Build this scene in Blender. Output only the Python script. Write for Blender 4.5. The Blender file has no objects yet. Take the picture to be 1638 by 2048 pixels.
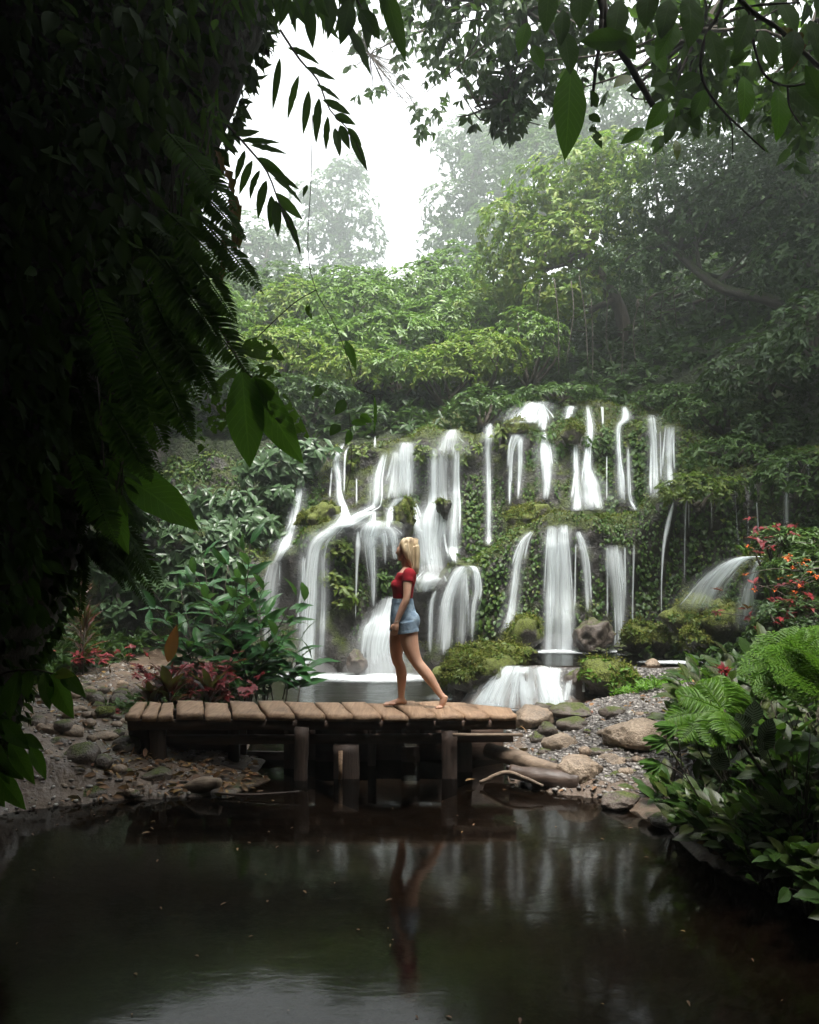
HAZE, SUN, SUN_EL, SUN_AZ, SKY, EXPO = .0066, 1.7, 72., 170., .15, 2.32
import bpy, bmesh, math, random
import numpy as np
from mathutils import Vector, Matrix
rng = np.random.default_rng(11)
random.seed(11)
S = bpy.context.scene
COL = S.collection
F_PX, CAM_H, HOR = 1600.0, 2.1, 1120.0
R = math.radians

def P(px, py, D):
    """point seen at photo pixel (px,py) standing D metres into the scene"""
    return np.array([(px-819)*D/F_PX, D, CAM_H+(HOR-py)*D/F_PX])

# ------------------------------------------------------------------ objects
def tag(o, label=None, cat=None, group=None, kind=None):
    if label: o['label'] = label
    if cat: o['category'] = cat
    if group: o['group'] = group
    if kind: o['kind'] = kind
    return o
def empty(name, loc, label, cat, group=None):
    o = bpy.data.objects.new(name, None); COL.objects.link(o)
    o.location = tuple(float(v) for v in loc); o.empty_display_size = .1
    return tag(o, label, cat, group)
def obj(name, V, Fs, mat, parent=None, uv=None, smooth=True, loc=None, attr=None):
    """one mesh object. V (N,3) world points; Fs a list of (n,k) index arrays. Local to parent's location."""
    V = np.asarray(V, float)
    off = np.zeros(3)
    if parent is not None:
        q = parent
        while q is not None:
            off = off + np.array(q.location); q = q.parent
    elif loc is not None:
        off = np.asarray(loc, float)
    me = bpy.data.meshes.new(name)
    Fs = [np.asarray(f, int) for f in Fs if len(f)]
    n = len(V); me.vertices.add(n)
    me.vertices.foreach_set('co', (V-off).astype(np.float32).ravel())
    tot = sum(f.size for f in Fs); npoly = sum(len(f) for f in Fs)
    me.loops.add(tot); me.polygons.add(npoly)
    li = np.concatenate([f.ravel() for f in Fs]).astype(np.int32)
    me.loops.foreach_set('vertex_index', li)
    ls = []; c = 0
    for f in Fs:
        ls.append(c+np.arange(len(f))*f.shape[1]); c += f.size
    me.polygons.foreach_set('loop_start', np.concatenate(ls).astype(np.int32))
    if smooth: me.polygons.foreach_set('use_smooth', np.ones(npoly, dtype=bool))
    if uv is not None:
        l = me.uv_layers.new(name='UVMap')
        l.data.foreach_set('uv', np.asarray(uv, np.float32)[li].ravel())
    if attr is not None:
        for k, a in attr.items():
            at = me.attributes.new(k, 'FLOAT', 'POINT'); at.data.foreach_set('value', np.asarray(a, np.float32))
    me.update(calc_edges=True); me.validate()
    if isinstance(mat, (list, tuple)):
        for m in mat: me.materials.append(m)
    elif mat: me.materials.append(mat)
    o = bpy.data.objects.new(name, me); COL.objects.link(o)
    if parent is not None: o.parent = parent
    elif loc is not None: o.location = tuple(float(v) for v in loc)
    return o

class Bag:
    """collects pieces of one mesh"""
    def __init__(s): s.V = []; s.F = {}; s.U = []; s.n = 0
    def add(s, V, Fs, uv=None):
        V = np.asarray(V, float)
        if not len(V): return s
        for f in Fs:
            f = np.asarray(f, int)
            if len(f): s.F.setdefault(f.shape[1], []).append(f+s.n)
        s.V.append(V); s.U.append(np.zeros((len(V), 2)) if uv is None else np.asarray(uv, float)); s.n += len(V)
        return s
    def get(s): return np.concatenate(s.V), [np.concatenate(f) for f in s.F.values()], np.concatenate(s.U)
    def build(s, name, mat, parent=None, smooth=True, loc=None):
        V, Fs, U = s.get()
        return obj(name, V, Fs, mat, parent, U, smooth, loc)

# ------------------------------------------------------------------ noise
def _hash(i):
    i = i.astype(np.int64)
    h = (i[..., 0]*374761393 + i[..., 1]*668265263 + i[..., 2]*1274126177) & 0xffffffff
    h = ((h ^ (h >> 13))*1274126177) & 0xffffffff
    h = ((h ^ (h >> 16))*2246822519) & 0xffffffff
    return ((h ^ (h >> 15)) & 0xffffff)/float(0xffffff)
def vnoise(p):
    i = np.floor(p); f = p-i; f = f*f*(3-2*f); r = 0
    for a in (0, 1):
        for b in (0, 1):
            for c in (0, 1):
                w = (f[..., 0] if a else 1-f[..., 0])*(f[..., 1] if b else 1-f[..., 1])*(f[..., 2] if c else 1-f[..., 2])
                r = r+w*_hash(i+np.array([a, b, c]))
    return r
def fbm(p, scale=1., octv=3, seed=0):
    p = np.asarray(p, float)*scale+seed*17.31
    a, s, t = 1., 0., 0.
    for k in range(octv):
        s = s+a*(vnoise(p)*2-1); t += a; a *= .5; p = p*2.03+5.1
    return s/t
def sstep(a, b, x):
    t = np.clip((x-a)/(b-a), 0, 1); return t*t*(3-2*t)
def unit(v): return v/np.maximum(np.linalg.norm(v, axis=-1, keepdims=True), 1e-9)
def rdir(n): return unit(rng.normal(size=(n, 3)))

# ------------------------------------------------------------------ shapes
def tube(pts, rad, sides=8, cap=True, jitter=0., seed=0):
    pts = np.asarray(pts, float); n = len(pts); rad = np.broadcast_to(np.asarray(rad, float), (n,))
    T = unit(np.gradient(pts, axis=0))
    ref = np.array([0, 0, 1.]) if abs(T[0, 2]) < .9 else np.array([1., 0, 0])
    X = unit(np.cross(T[0], ref)); V = []
    for k in range(n):
        X = unit(X-T[k]*np.dot(X, T[k])); Y = np.cross(T[k], X)
        a = np.arange(sides)*2*np.pi/sides
        V.append(pts[k]+rad[k]*(np.cos(a)[:, None]*X+np.sin(a)[:, None]*Y))
    V = np.concatenate(V)
    if jitter: 
        c = np.repeat(pts, sides, axis=0); V = c+(V-c)*(1+jitter*fbm(V, 3./max(rad.max(), .02)*.3, 2, seed))[:, None]
    q = []
    for k in range(n-1):
        for j in range(sides):
            q.append([k*sides+j, k*sides+(j+1) % sides, (k+1)*sides+(j+1) % sides, (k+1)*sides+j])
    Fs = [np.array(q)]
    uv = np.stack([np.tile(np.arange(sides)/sides, n), np.repeat(np.linspace(0, 1, n), sides)], 1)
    if cap:
        V = np.concatenate([V, pts[:1], pts[-1:]]); m = n*sides
        uv = np.concatenate([uv, [[0, 0], [0, 1]]])
        t = [[m, (j+1) % sides, j] for j in range(sides)]+[[m+1, (n-1)*sides+j, (n-1)*sides+(j+1) % sides] for j in range(sides)]
        Fs.append(np.array(t))
    return V, Fs, uv
def curve(ctrl, n):
    """Catmull-Rom through control points (any dimension)"""
    c = np.asarray(ctrl, float); c = np.concatenate([[2*c[0]-c[1]], c, [2*c[-1]-c[-2]]])
    t = np.linspace(0, len(c)-3-1e-6, n); i = t.astype(int); f = (t-i)[:, None]
    a, b, d, e = c[i], c[i+1], c[i+2], c[i+3]
    return .5*((2*b)+(-a+d)*f+(2*a-5*b+4*d-e)*f*f+(-a+3*b-3*d+e)*f**3)
def box(c, s, rot=0., jit=0.):
    x, y, z = np.array(s)/2.
    V = np.array([[-x, -y, -z], [x, -y, -z], [x, y, -z], [-x, y, -z], [-x, -y, z], [x, -y, z], [x, y, z], [-x, y, z]])
    if jit: V = V+rng.normal(size=V.shape)*jit
    a = np.array([[math.cos(rot), -math.sin(rot), 0], [math.sin(rot), math.cos(rot), 0], [0, 0, 1]])
    V = V@a.T+np.array(c)
    return V, [np.array([[0, 3, 2, 1], [4, 5, 6, 7], [0, 1, 5, 4], [1, 2, 6, 5], [2, 3, 7, 6], [3, 0, 4, 7]])]
def ico(sub):
    bm = bmesh.new(); bmesh.ops.create_icosphere(bm, subdivisions=sub, radius=1.)
    V = np.array([v.co[:] for v in bm.verts]); Fq = np.array([[v.index for v in f.verts] for f in bm.faces]); bm.free()
    return V, Fq
ICO = {k: ico(k) for k in (1, 2, 3, 4)}
def rock_mesh(c, r, seed=0, sub=3, rough=.22, rot=0., flat=.0):
    V, Fq = ICO[sub]; V = V.copy()
    # angular: flatten by a few random planes, then noise
    g = np.random.default_rng(seed+100)
    for k in range(9):
        d = g.normal(size=3); d /= np.linalg.norm(d); h = g.uniform(.62, .9)
        e = V@d-h; V = V-np.where(e > 0, e*.85, 0)[:, None]*d
    nrm = unit(V)
    V = V*(1+rough*fbm(nrm, 1.6, 3, seed)+rough*.35*fbm(nrm, 6, 2, seed+3))[:, None]
    V = V*np.asarray(r, float)
    ca, sa = math.cos(rot), math.sin(rot)
    V = V@np.array([[ca, sa, 0], [-sa, ca, 0], [0, 0, 1.]])
    return V+np.asarray(c, float), [Fq]

# leaf templates (unit length along y, unit width along x, z = normal), and uv
T4 = (np.array([[0, 0, 0], [-.5, .42, .10], [.5, .42, .10], [0, 1, -.08]]), [np.array([[0, 3, 1], [0, 2, 3]])])
_t8 = np.array([[0, 0, 0], [-.42, .25, .06], [0, .25, 0], [.42, .25, .06], [-.45, .6, .02], [0, .6, -.04], [.45, .6, .02], [0, 1, -.2]])
T8 = (_t8, [np.array([[0, 2, 1], [0, 3, 2], [4, 5, 7], [5, 6, 7]]), np.array([[1, 2, 5, 4], [2, 3, 6, 5]])])
def leaves(Pt, Dr, Nr, L, W, T=T4):
    """instances of a leaf template: base points, directions, normals, lengths, widths"""
    Pt = np.asarray(Pt, float); n = len(Pt)
    y = unit(np.asarray(Dr, float)); x = unit(np.cross(y, Nr)); z = np.cross(x, y)
    L = np.broadcast_to(np.asarray(L, float), (n,))[:, None, None]; W = np.broadcast_to(np.asarray(W, float), (n,))[:, None, None]
    t = T[0]; m = len(t)
    V = Pt[:, None, :]+x[:, None, :]*(t[None, :, 0:1]*W)+y[:, None, :]*(t[None, :, 1:2]*L)+z[:, None, :]*(t[None, :, 2:3]*L)
    Fs = [(f[None]+np.arange(n)[:, None, None]*m).reshape(-1, f.shape[1]) for f in T[1]]
    uv = np.tile(np.stack([t[:, 0]+.5, t[:, 1]], 1), (n, 1))
    return V.reshape(-1, 3), Fs, uv
def rosettes(C, O, per, L, W, droop=.35, spread=1., T=T4, var=.3):
    """whorls of leaves at centres C facing outward O"""
    C = np.repeat(C, per, 0); O = np.repeat(unit(O), per, 0); n = len(C)
    t = rdir(n); t = unit(t-O*np.sum(t*O, 1, keepdims=True))
    D = unit(O*rng.uniform(.1, .6, (n, 1))+t*spread+np.array([0, 0, -droop]))
    N = unit(O+np.array([0, 0, .5])+.35*rng.normal(size=(n, 3)))
    l = L*(1+var*rng.uniform(-1, 1, n)); w = W*(l/L)*rng.uniform(.8, 1.2, n)
    return leaves(C+.1*L*rng.normal(size=(n, 3)), D, N, l, w, T)

def big_leaf(base, tip, nrm, W, curl=.15, fold=.15, nu=6, nv=14, shape=.42, wave=.02, seed=0):
    """one large leaf: smooth grid with drip tip, fold along the midrib and a droop"""
    base = np.asarray(base, float); tip = np.asarray(tip, float); L = np.linalg.norm(tip-base)
    y = (tip-base)/L; x = unit(np.cross(y, nrm)); z = np.cross(x, y)
    v = np.linspace(0, 1, nv)
    h = np.where(v < shape, np.sin(np.pi/2*(v/shape))**.75, np.cos(np.pi/2*((v-shape)/(1-shape)))**.95)
    h = np.maximum(h, 0.004)
    u = np.linspace(-1, 1, 2*(nu//2)+1)
    VV, UU = np.meshgrid(v, u, indexing='ij')
    w = UU*h[:, None]*W/2
    zz = fold*W*np.abs(UU)*h[:, None]+curl*L*(4*VV*(1-VV))*.5+wave*L*np.sin(VV*23+seed)*np.abs(UU)**2*h[:, None]
    V = base+x*w[..., None]+y*(VV*L)[..., None]+z*zz[..., None]
    a, b = VV.shape
    idx = np.arange(a*b).reshape(a, b)
    q = np.stack([idx[:-1, :-1], idx[:-1, 1:], idx[1:, 1:], idx[1:, :-1]], -1).reshape(-1, 4)
    return V.reshape(-1, 3), [q], np.stack([(UU*.5+.5).ravel(), VV.ravel()], 1)

def frond(base, d, up, L, droop=.5, npin=24, plen=.3, pw=.035, T=T8, sweep=.45, stem=.12, taper=1., rad=.004, two=False, pdroop=.25):
    """pinnate fern frond arching from base; returns a Bag"""
    b = Bag(); d = unit(np.asarray(d, float)); up = np.asarray(up, float)
    n = 14; s = np.linspace(0, 1, n)
    pts = np.asarray(base, float)+np.outer(s*L, d)+np.outer(-(s**2)*droop*L, [0, 0, 1.])
    b.add(*tube(pts, np.linspace(rad, rad*.25, n), 4, False))
    t = np.linspace(stem, .985, npin)
    c = np.stack([np.interp(t, s, pts[:, k]) for k in range(3)], 1)
    tg = unit(np.stack([np.interp(t, s, np.gradient(pts[:, k])) for k in range(3)], 1))
    x = unit(np.cross(tg, up)); nn = np.cross(x, tg)
    prof = np.sin(np.pi*np.clip((t-stem)/(1-stem)*.86+.16, 0, 1))**.8*taper
    for sgn in (-1, 1):
        D = unit(x*sgn+tg*sweep*rng.uniform(.8, 1.2, (npin, 1))-np.array([0, 0, pdroop])+.06*rng.normal(size=(npin, 3)))
        l = plen*prof*rng.uniform(.9, 1.1, npin)
        if not two: b.add(*leaves(c, D, nn+.15*rng.normal(size=(npin, 3)), l, pw*(.5+.5*prof), T))
        else:
            for k in range(npin):
                m = max(5, int(l[k]/.022)); tt = np.linspace(.06, 1, m)
                cc = c[k]+np.outer(tt*l[k], D[k])+np.outer(-(tt**2)*.12*l[k], [0, 0, 1.])
                pp = np.sin(np.pi*np.clip(tt*.75+.25, 0, 1))**.6
                for s2 in (-1, 1):
                    x2 = unit(np.cross(D[k], nn[k]))*s2
                    b.add(*leaves(cc, np.tile(x2+.45*D[k], (m, 1)), np.tile(nn[k], (m, 1))+.1*rng.normal(size=(m, 3)), pw*pp*(.4+.6*prof[k]), .014*np.ones(m), T4))
    return b

# ------------------------------------------------------------------ materials
class NT:
    def __init__(s, name):
        s.m = bpy.data.materials.new(name); s.m.use_nodes = True; s.t = s.m.node_tree; s.t.nodes.clear()
        s.out = s.t.nodes.new('ShaderNodeOutputMaterial')
    def n(s, typ, ins=None, **kw):
        nd = s.t.nodes.new('ShaderNode'+typ)
        for k, v in kw.items(): setattr(nd, k, v)
        for k, v in (ins or {}).items():
            if isinstance(v, tuple) and len(v) == 2 and hasattr(v[0], 'outputs'): s.t.links.new(v[0].outputs[v[1]], nd.inputs[k])
            elif hasattr(v, 'outputs'): s.t.links.new(v.outputs[0], nd.inputs[k])
            else: nd.inputs[k].default_value = v
        return nd
    def ramp(s, fac, stops, interp='LINEAR'):
        r = s.n('ValToRGB', {'Fac': fac}); e = r.color_ramp; e.interpolation = interp
        while len(e.elements) < len(stops): e.elements.new(.5)
        for el, (p, c) in zip(e.elements, stops):
            el.position = p; el.color = (c, c, c, 1) if isinstance(c, (int, float)) else (*c, 1)
        return r
    def noise(s, vec, scale, detail=4, rough=.55, dist=0.): return s.n('TexNoise', {'Vector': vec, 'Scale': scale, 'Detail': detail, 'Roughness': rough, 'Distortion': dist})
    def math(s, op, a, b=0.): return s.n('Math', {0: a, 1: b}, operation=op)
    def mix(s, fac, a, b):
        nd = s.n('Mix', data_type='RGBA'); 
        for k, v in ((0, fac), (6, a), (7, b)):
            if hasattr(v, 'outputs'): s.t.links.new(v.outputs[0], nd.inputs[k])
            elif isinstance(v, tuple) and len(v) == 2 and hasattr(v[0], 'outputs'): s.t.links.new(v[0].outputs[v[1]], nd.inputs[k])
            else: nd.inputs[k].default_value = v if not isinstance(v, tuple) else (*v, 1)
        return (nd, 2)
    def end(s, sh, vol=None):
        if sh is not None: s.t.links.new(sh.outputs[0], s.out.inputs['Surface'])
        return s.m
    def geo(s): return s.n('NewGeometry')
    def pos(s): return (s.n('NewGeometry'), 'Position')

def M_leaf(name, cols, rough=.46, trans=.3, tcol=None, veins=0., spec=.32, eaten=0., stripes=None):
    k = NT(name); g = k.geo()
    st = [(i/(max(1, len(cols)-1)), c) for i, c in enumerate(cols)]
    c = k.ramp((g, 'Random Per Island'), st)
    uvn = k.n('UVMap')
    col = (c, 0)
    nz = k.noise((g, 'Position'), 9., 3)
    col = k.mix(k.ramp((nz, 0), [(.35, 0.), (.7, .35)]), col, tuple(min(1, v*1.7) for v in cols[0]))
    ins = {}
    if veins or stripes:
        sx = k.n('SeparateXYZ', {0: uvn})
        au = k.math('ABSOLUTE', k.math('SUBTRACT', (sx, 0), .5))
        ph = k.math('SUBTRACT', (sx, 1), k.math('MULTIPLY', au, .45))
        w = k.math('ABSOLUTE', k.math('SINE', k.math('MULTIPLY', ph, 34. if not stripes else 30.)))
        line = k.ramp(w, [(.0, 1.), (.22, 0.)]) if not stripes else k.ramp(w, [(.35, 0.), (.6, 1.)])
        mid = k.ramp(au, [(.0, 1.), (.035, 0.)])
        lv = k.math('MAXIMUM', (line, 0), (mid, 0))
        if stripes: col = k.mix(lv, col, stripes)
        else: col = k.mix(k.math('MULTIPLY', lv, veins), col, tuple(min(1, v*2.0+.01) for v in cols[-1]))
        bp = k.n('Bump', {'Strength': .35, 'Distance': .006, 'Height': k.math('MULTIPLY', lv, -1.)}); ins['Normal'] = bp
    p = k.n('BsdfPrincipled', {'Base Color': col, 'Roughness': rough, 'Specular IOR Level': spec, **ins})
    if tcol is None: t = k.n('BsdfTranslucent', {'Color': k.mix(.5, col, (.10, .20, .02))})
    else: t = k.n('BsdfTranslucent', {'Color': (*tcol, 1)})
    sh = k.n('MixShader', {0: trans, 1: p, 2: t})
    if eaten:
        e1 = k.noise((g, 'Position'), 38., 2, .4); e2 = k.noise((g, 'Position'), 7., 2)
        hole = k.math('GREATER_THAN', k.math('ADD', (e1, 0), k.math('MULTIPLY', k.math('SUBTRACT', (e2, 0), .5), 1.1)), 1-eaten)
        sh = k.n('MixShader', {0: hole, 1: sh, 2: k.n('BsdfTransparent')})
    return k.end(sh)

def M_rock(name, base, dark, moss=0., wet=.5, scale=1., mosscol=(.075, .095, .018)):
    k = NT(name); g = k.geo(); pos = (g, 'Position')
    a = k.noise(pos, 2.2*scale, 6, .62); b = k.noise(pos, 21*scale, 5, .6); s = k.n('TexVoronoi', {'Vector': pos, 'Scale': 9*scale})
    inv = k.mix(k.ramp((a, 0), [(.32, 0.), (.68, 1.)]), dark, base)
    col = k.mix(k.ramp((b, 0), [(.42, 0.), (.75, .55)]), inv, tuple(v*1.7 for v in base))
    hgt = k.math('ADD', (b, 0), k.math('MULTIPLY', (a, 0), 1.5))
    rg = k.ramp((a, 0), [(.3, .55-.35*wet), (.7, .85-.3*wet)])
    if moss:
        sz = k.n('SeparateXYZ', {0: (g, 'Normal')})
        f = k.math('ADD', k.math('MULTIPLY', (sz, 2), .45), k.math('SUBTRACT', (k.noise(pos, 3.1*scale, 5, .65), 0), .5+.55*(1-moss)-.3))
        f = k.ramp(f, [(.1, 0.), (.28, 1.)])
        mc = k.mix(k.ramp((k.noise(pos, 30*scale, 3), 0), [(.35, 0.), (.7, 1.)]), tuple(v*.45 for v in mosscol), tuple(v*1.5 for v in mosscol))
        col = k.mix(f, col, mc)
        rg = k.mix(f, rg, (.9, .9, .9))
        hgt = k.math('ADD', hgt, k.math('MULTIPLY', f, k.math('MULTIPLY', (k.noise(pos, 45*scale, 3), 0), 1.2)))
    bp = k.n('Bump', {'Strength': .7, 'Distance': .05/scale, 'Height': hgt})
    return k.end(k.n('BsdfPrincipled', {'Base Color': col, 'Roughness': rg, 'Normal': bp}))

def M_wood(name, c1, c2, rough=.7, axis=(1., 14., 14.), wetness=0.):
    k = NT(name); g = k.geo(); tc = k.n('TexCoord')
    mp = k.n('Mapping', {'Vector': (tc, 'Object'), 'Scale': axis})
    isl = k.n('CombineXYZ', {0: k.math('MULTIPLY', (g, 'Random Per Island'), 31.)})
    v = k.n('VectorMath', {0: mp, 1: isl}, operation='ADD')
    a = k.noise(v, 2.2, 6, .6, .6); b = k.noise((tc, 'Object'), 2.3, 4, .6); c = k.noise((tc, 'Object'), 14, 3)
    col = k.mix(k.ramp((a, 0), [(.3, 0.), (.72, 1.)]), c1, c2)
    col = k.mix(k.ramp((b, 0), [(.50, 0.), (.70, .65)]), col, tuple(x*.32 for x in c1))
    col = k.mix(k.ramp((c, 0), [(.55, 0.), (.75, .35)]), col, tuple(x*.5 for x in c1))
    bp = k.n('Bump', {'Strength': .6, 'Distance': .012, 'Height': k.math('ADD', (a, 0), k.math('MULTIPLY', (c, 0), .5))})
    return k.end(k.n('BsdfPrincipled', {'Base Color': col, 'Roughness': rough, 'Normal': bp}))

def M_plain(name, col, rough=.6, **kw):
    k = NT(name); g = k.geo(); a = k.noise((g, 'Position'), 40., 3)
    c = k.mix(k.ramp((a, 0), [(.35, 0.), (.7, .5)]), col, tuple(v*.7 for v in col))
    return k.end(k.n('BsdfPrincipled', {'Base Color': c, 'Roughness': rough, **kw}))

def M_fall(name, dens=1.):
    """long-exposure water: threads of white along the fall (v = metres), clear between, soft edges"""
    k = NT(name); uv = k.n('UVMap'); sx = k.n('SeparateXYZ', {0: uv})
    isl = k.math('MULTIPLY', (k.geo(), 'Random Per Island'), 50.)
    def streak(su, sv, det):
        c = k.n('CombineXYZ', {0: k.math('MULTIPLY', (sx, 0), su), 1: k.math('MULTIPLY', (sx, 1), sv), 2: isl})
        return k.noise(c, 1., det, .6)
    a = streak(5., .22, 3); b = streak(15., .35, 2); d = streak(1.6, .8, 3)
    at = k.n('Attribute', attribute_name='dens')
    ed = k.n('Attribute', attribute_name='edge')
    f = k.math('ADD', k.math('MULTIPLY', (a, 0), 1.3), k.math('ADD', k.math('MULTIPLY', (b, 0), .9), k.math('MULTIPLY', (d, 0), .6)))
    f = k.n('MapRange', {0: f, 1: .95, 2: 1.85, 3: .10, 4: 1.1}, clamp=False)
    f = k.math('MULTIPLY', k.math('MAXIMUM', f, .02), k.math('MULTIPLY', (at, 2), (ed, 2)))
    f = k.math('MINIMUM', k.math('MULTIPLY', f, dens), .96)
    col = (.83, .88, .90, 1)
    sh = k.n('MixShader', {0: .45, 1: k.n('BsdfDiffuse', {'Color': col}), 2: k.n('BsdfTranslucent', {'Color': col})})
    return k.end(k.n('MixShader', {0: f, 1: k.n('BsdfTransparent'), 2: sh}))
def M_foam(name):
    k = NT(name); g = k.geo(); at = k.n('Attribute', attribute_name='dens')
    a = k.noise((g, 'Position'), 5., 4, .6)
    f = k.math('MINIMUM', k.math('MULTIPLY', (at, 2), k.math('ADD', .35, k.math('MULTIPLY', (a, 0), 1.3))), .97)
    col = (.83, .88, .90, 1)
    return k.end(k.n('MixShader', {0: f, 1: k.n('BsdfTransparent'), 2: k.n('BsdfDiffuse', {'Color': col})}))
def M_water(name, tint, rough, bump, scale):
    k = NT(name); g = k.geo()
    mp = k.n('Mapping', {'Vector': (g, 'Position'), 'Scale': scale})
    a = k.noise(mp, 1., 4, .55, .4)
    bp = k.n('Bump', {'Strength': bump, 'Distance': .05, 'Height': (a, 0)})
    fr = k.n('Fresnel', {'IOR': 1.33, 'Normal': bp})
    gl = k.n('BsdfGlossy', {'Color': (.85, .87, .85, 1), 'Roughness': rough, 'Normal': bp})
    tr = k.n('BsdfTransparent', {'Color': (*tint, 1)})
    return k.end(k.n('MixShader', {0: fr, 1: tr, 2: gl}))
# ------------------------------------------------------------------ shared materials
m_cliff = M_rock('wet_basalt', (.042, .035, .030), (.012, .011, .010), moss=.55, wet=.7, scale=.8, mosscol=(.05, .065, .014))
m_rock = M_rock('river_stone', (.25, .185, .13), (.10, .075, .055), moss=.0, wet=.35, scale=2.)
m_stone_d = M_rock('damp_stone', (.11, .085, .068), (.04, .034, .03), moss=.12, wet=.7, scale=2.)
m_mossy = M_rock('mossy_stone', (.13, .11, .095), (.035, .03, .026), moss=.95, wet=.5, scale=1.3, mosscol=(.10, .12, .02))
m_slab = M_rock('tan_boulder', (.28, .215, .155), (.14, .105, .075), moss=0., wet=.45, scale=.9)
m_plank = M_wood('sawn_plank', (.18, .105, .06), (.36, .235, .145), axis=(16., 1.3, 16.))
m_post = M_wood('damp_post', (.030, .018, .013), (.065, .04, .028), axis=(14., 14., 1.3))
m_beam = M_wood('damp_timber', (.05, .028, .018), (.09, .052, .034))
m_log = M_wood('driftwood', (.13, .09, .06), (.28, .21, .15), axis=(2., 10., 10.))
m_logd = M_wood('wet_driftwood', (.05, .03, .022), (.11, .075, .055), axis=(2., 10., 10.), rough=.5)
m_bark = M_wood('bark', (.05, .04, .03), (.11, .09, .07), rough=.9, axis=(8, 8, 1.5))
m_barkmoss = M_rock('mossy_bark', (.05, .042, .033), (.02, .017, .014), moss=.7, wet=.1, scale=1.5, mosscol=(.03, .042, .010))
m_fall = M_fall('falling_water', 2.3); m_foam = M_foam('white_foam')
m_stream = M_water('stream_water', (.22, .19, .165), .075, .025, (2.2, 5.5, 1))
m_pool = M_water('pool_water', (.30, .36, .33), .12, .30, (3., 8., 1))

def ground_mat():
    k = NT('stream_bank'); g = k.geo(); pos = (g, 'Position'); at = k.n('Attribute', attribute_name='gravel')
    v = k.n('TexVoronoi', {'Vector': pos, 'Scale': 26.}); v2 = k.n('TexVoronoi', {'Vector': pos, 'Scale': 9., 'Randomness': 1.})
    n1 = k.noise(pos, 1.7, 5, .6); n2 = k.noise(pos, 16., 5, .6)
    soil = k.mix(k.ramp((n1, 0), [(.35, 0.), (.65, 1.)]), (.045, .030, .020), (.12, .082, .055))
    soil = k.mix(k.ramp((n2, 0), [(.45, 0.), (.7, .6)]), soil, (.17, .125, .09))
    sv = k.n('SeparateColor', {0: (v, 'Color')})
    gr = k.ramp((sv, 0), [(0, (.05, .046, .044)), (.35, (.13, .12, .112)), (.7, (.20, .18, .168)), (1., (.36, .335, .31))])
    gr = k.mix(k.ramp((v, 'Distance'), [(.25, 0.), (.6, .85)]), gr, (.03, .025, .02))
    gm = k.math('ADD', (at, 2), k.math('MULTIPLY', k.math('SUBTRACT', (n1, 0), .5), .8))
    col = k.mix(k.ramp(gm, [(.4, 0.), (.6, 1.)]), soil, gr)
    mo = k.n('Attribute', attribute_name='moss')
    mf = k.ramp(k.math('ADD', (mo, 2), k.math('SUBTRACT', (n2, 0), .5)), [(.42, 0.), (.62, 1.)])
    col = k.mix(mf, col, (.03, .042, .010))
    h = k.math('ADD', k.math('MULTIPLY', (v, 'Distance'), k.math('MULTIPLY', (at, 2), -.8)), k.math('MULTIPLY', (n2, 0), .6))
    bp = k.n('Bump', {'Strength': .8, 'Distance': .035, 'Height': h})
    rg = k.ramp((n1, 0), [(.35, .32), (.65, .75)])
    return k.end(k.n('BsdfPrincipled', {'Base Color': col, 'Roughness': rg, 'Normal': bp}))
m_ground = ground_mat()
m_hill = M_rock('forest_soil', (.035, .028, .02), (.015, .012, .009), moss=.5, wet=0., scale=.5, mosscol=(.02, .03, .008))

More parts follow.
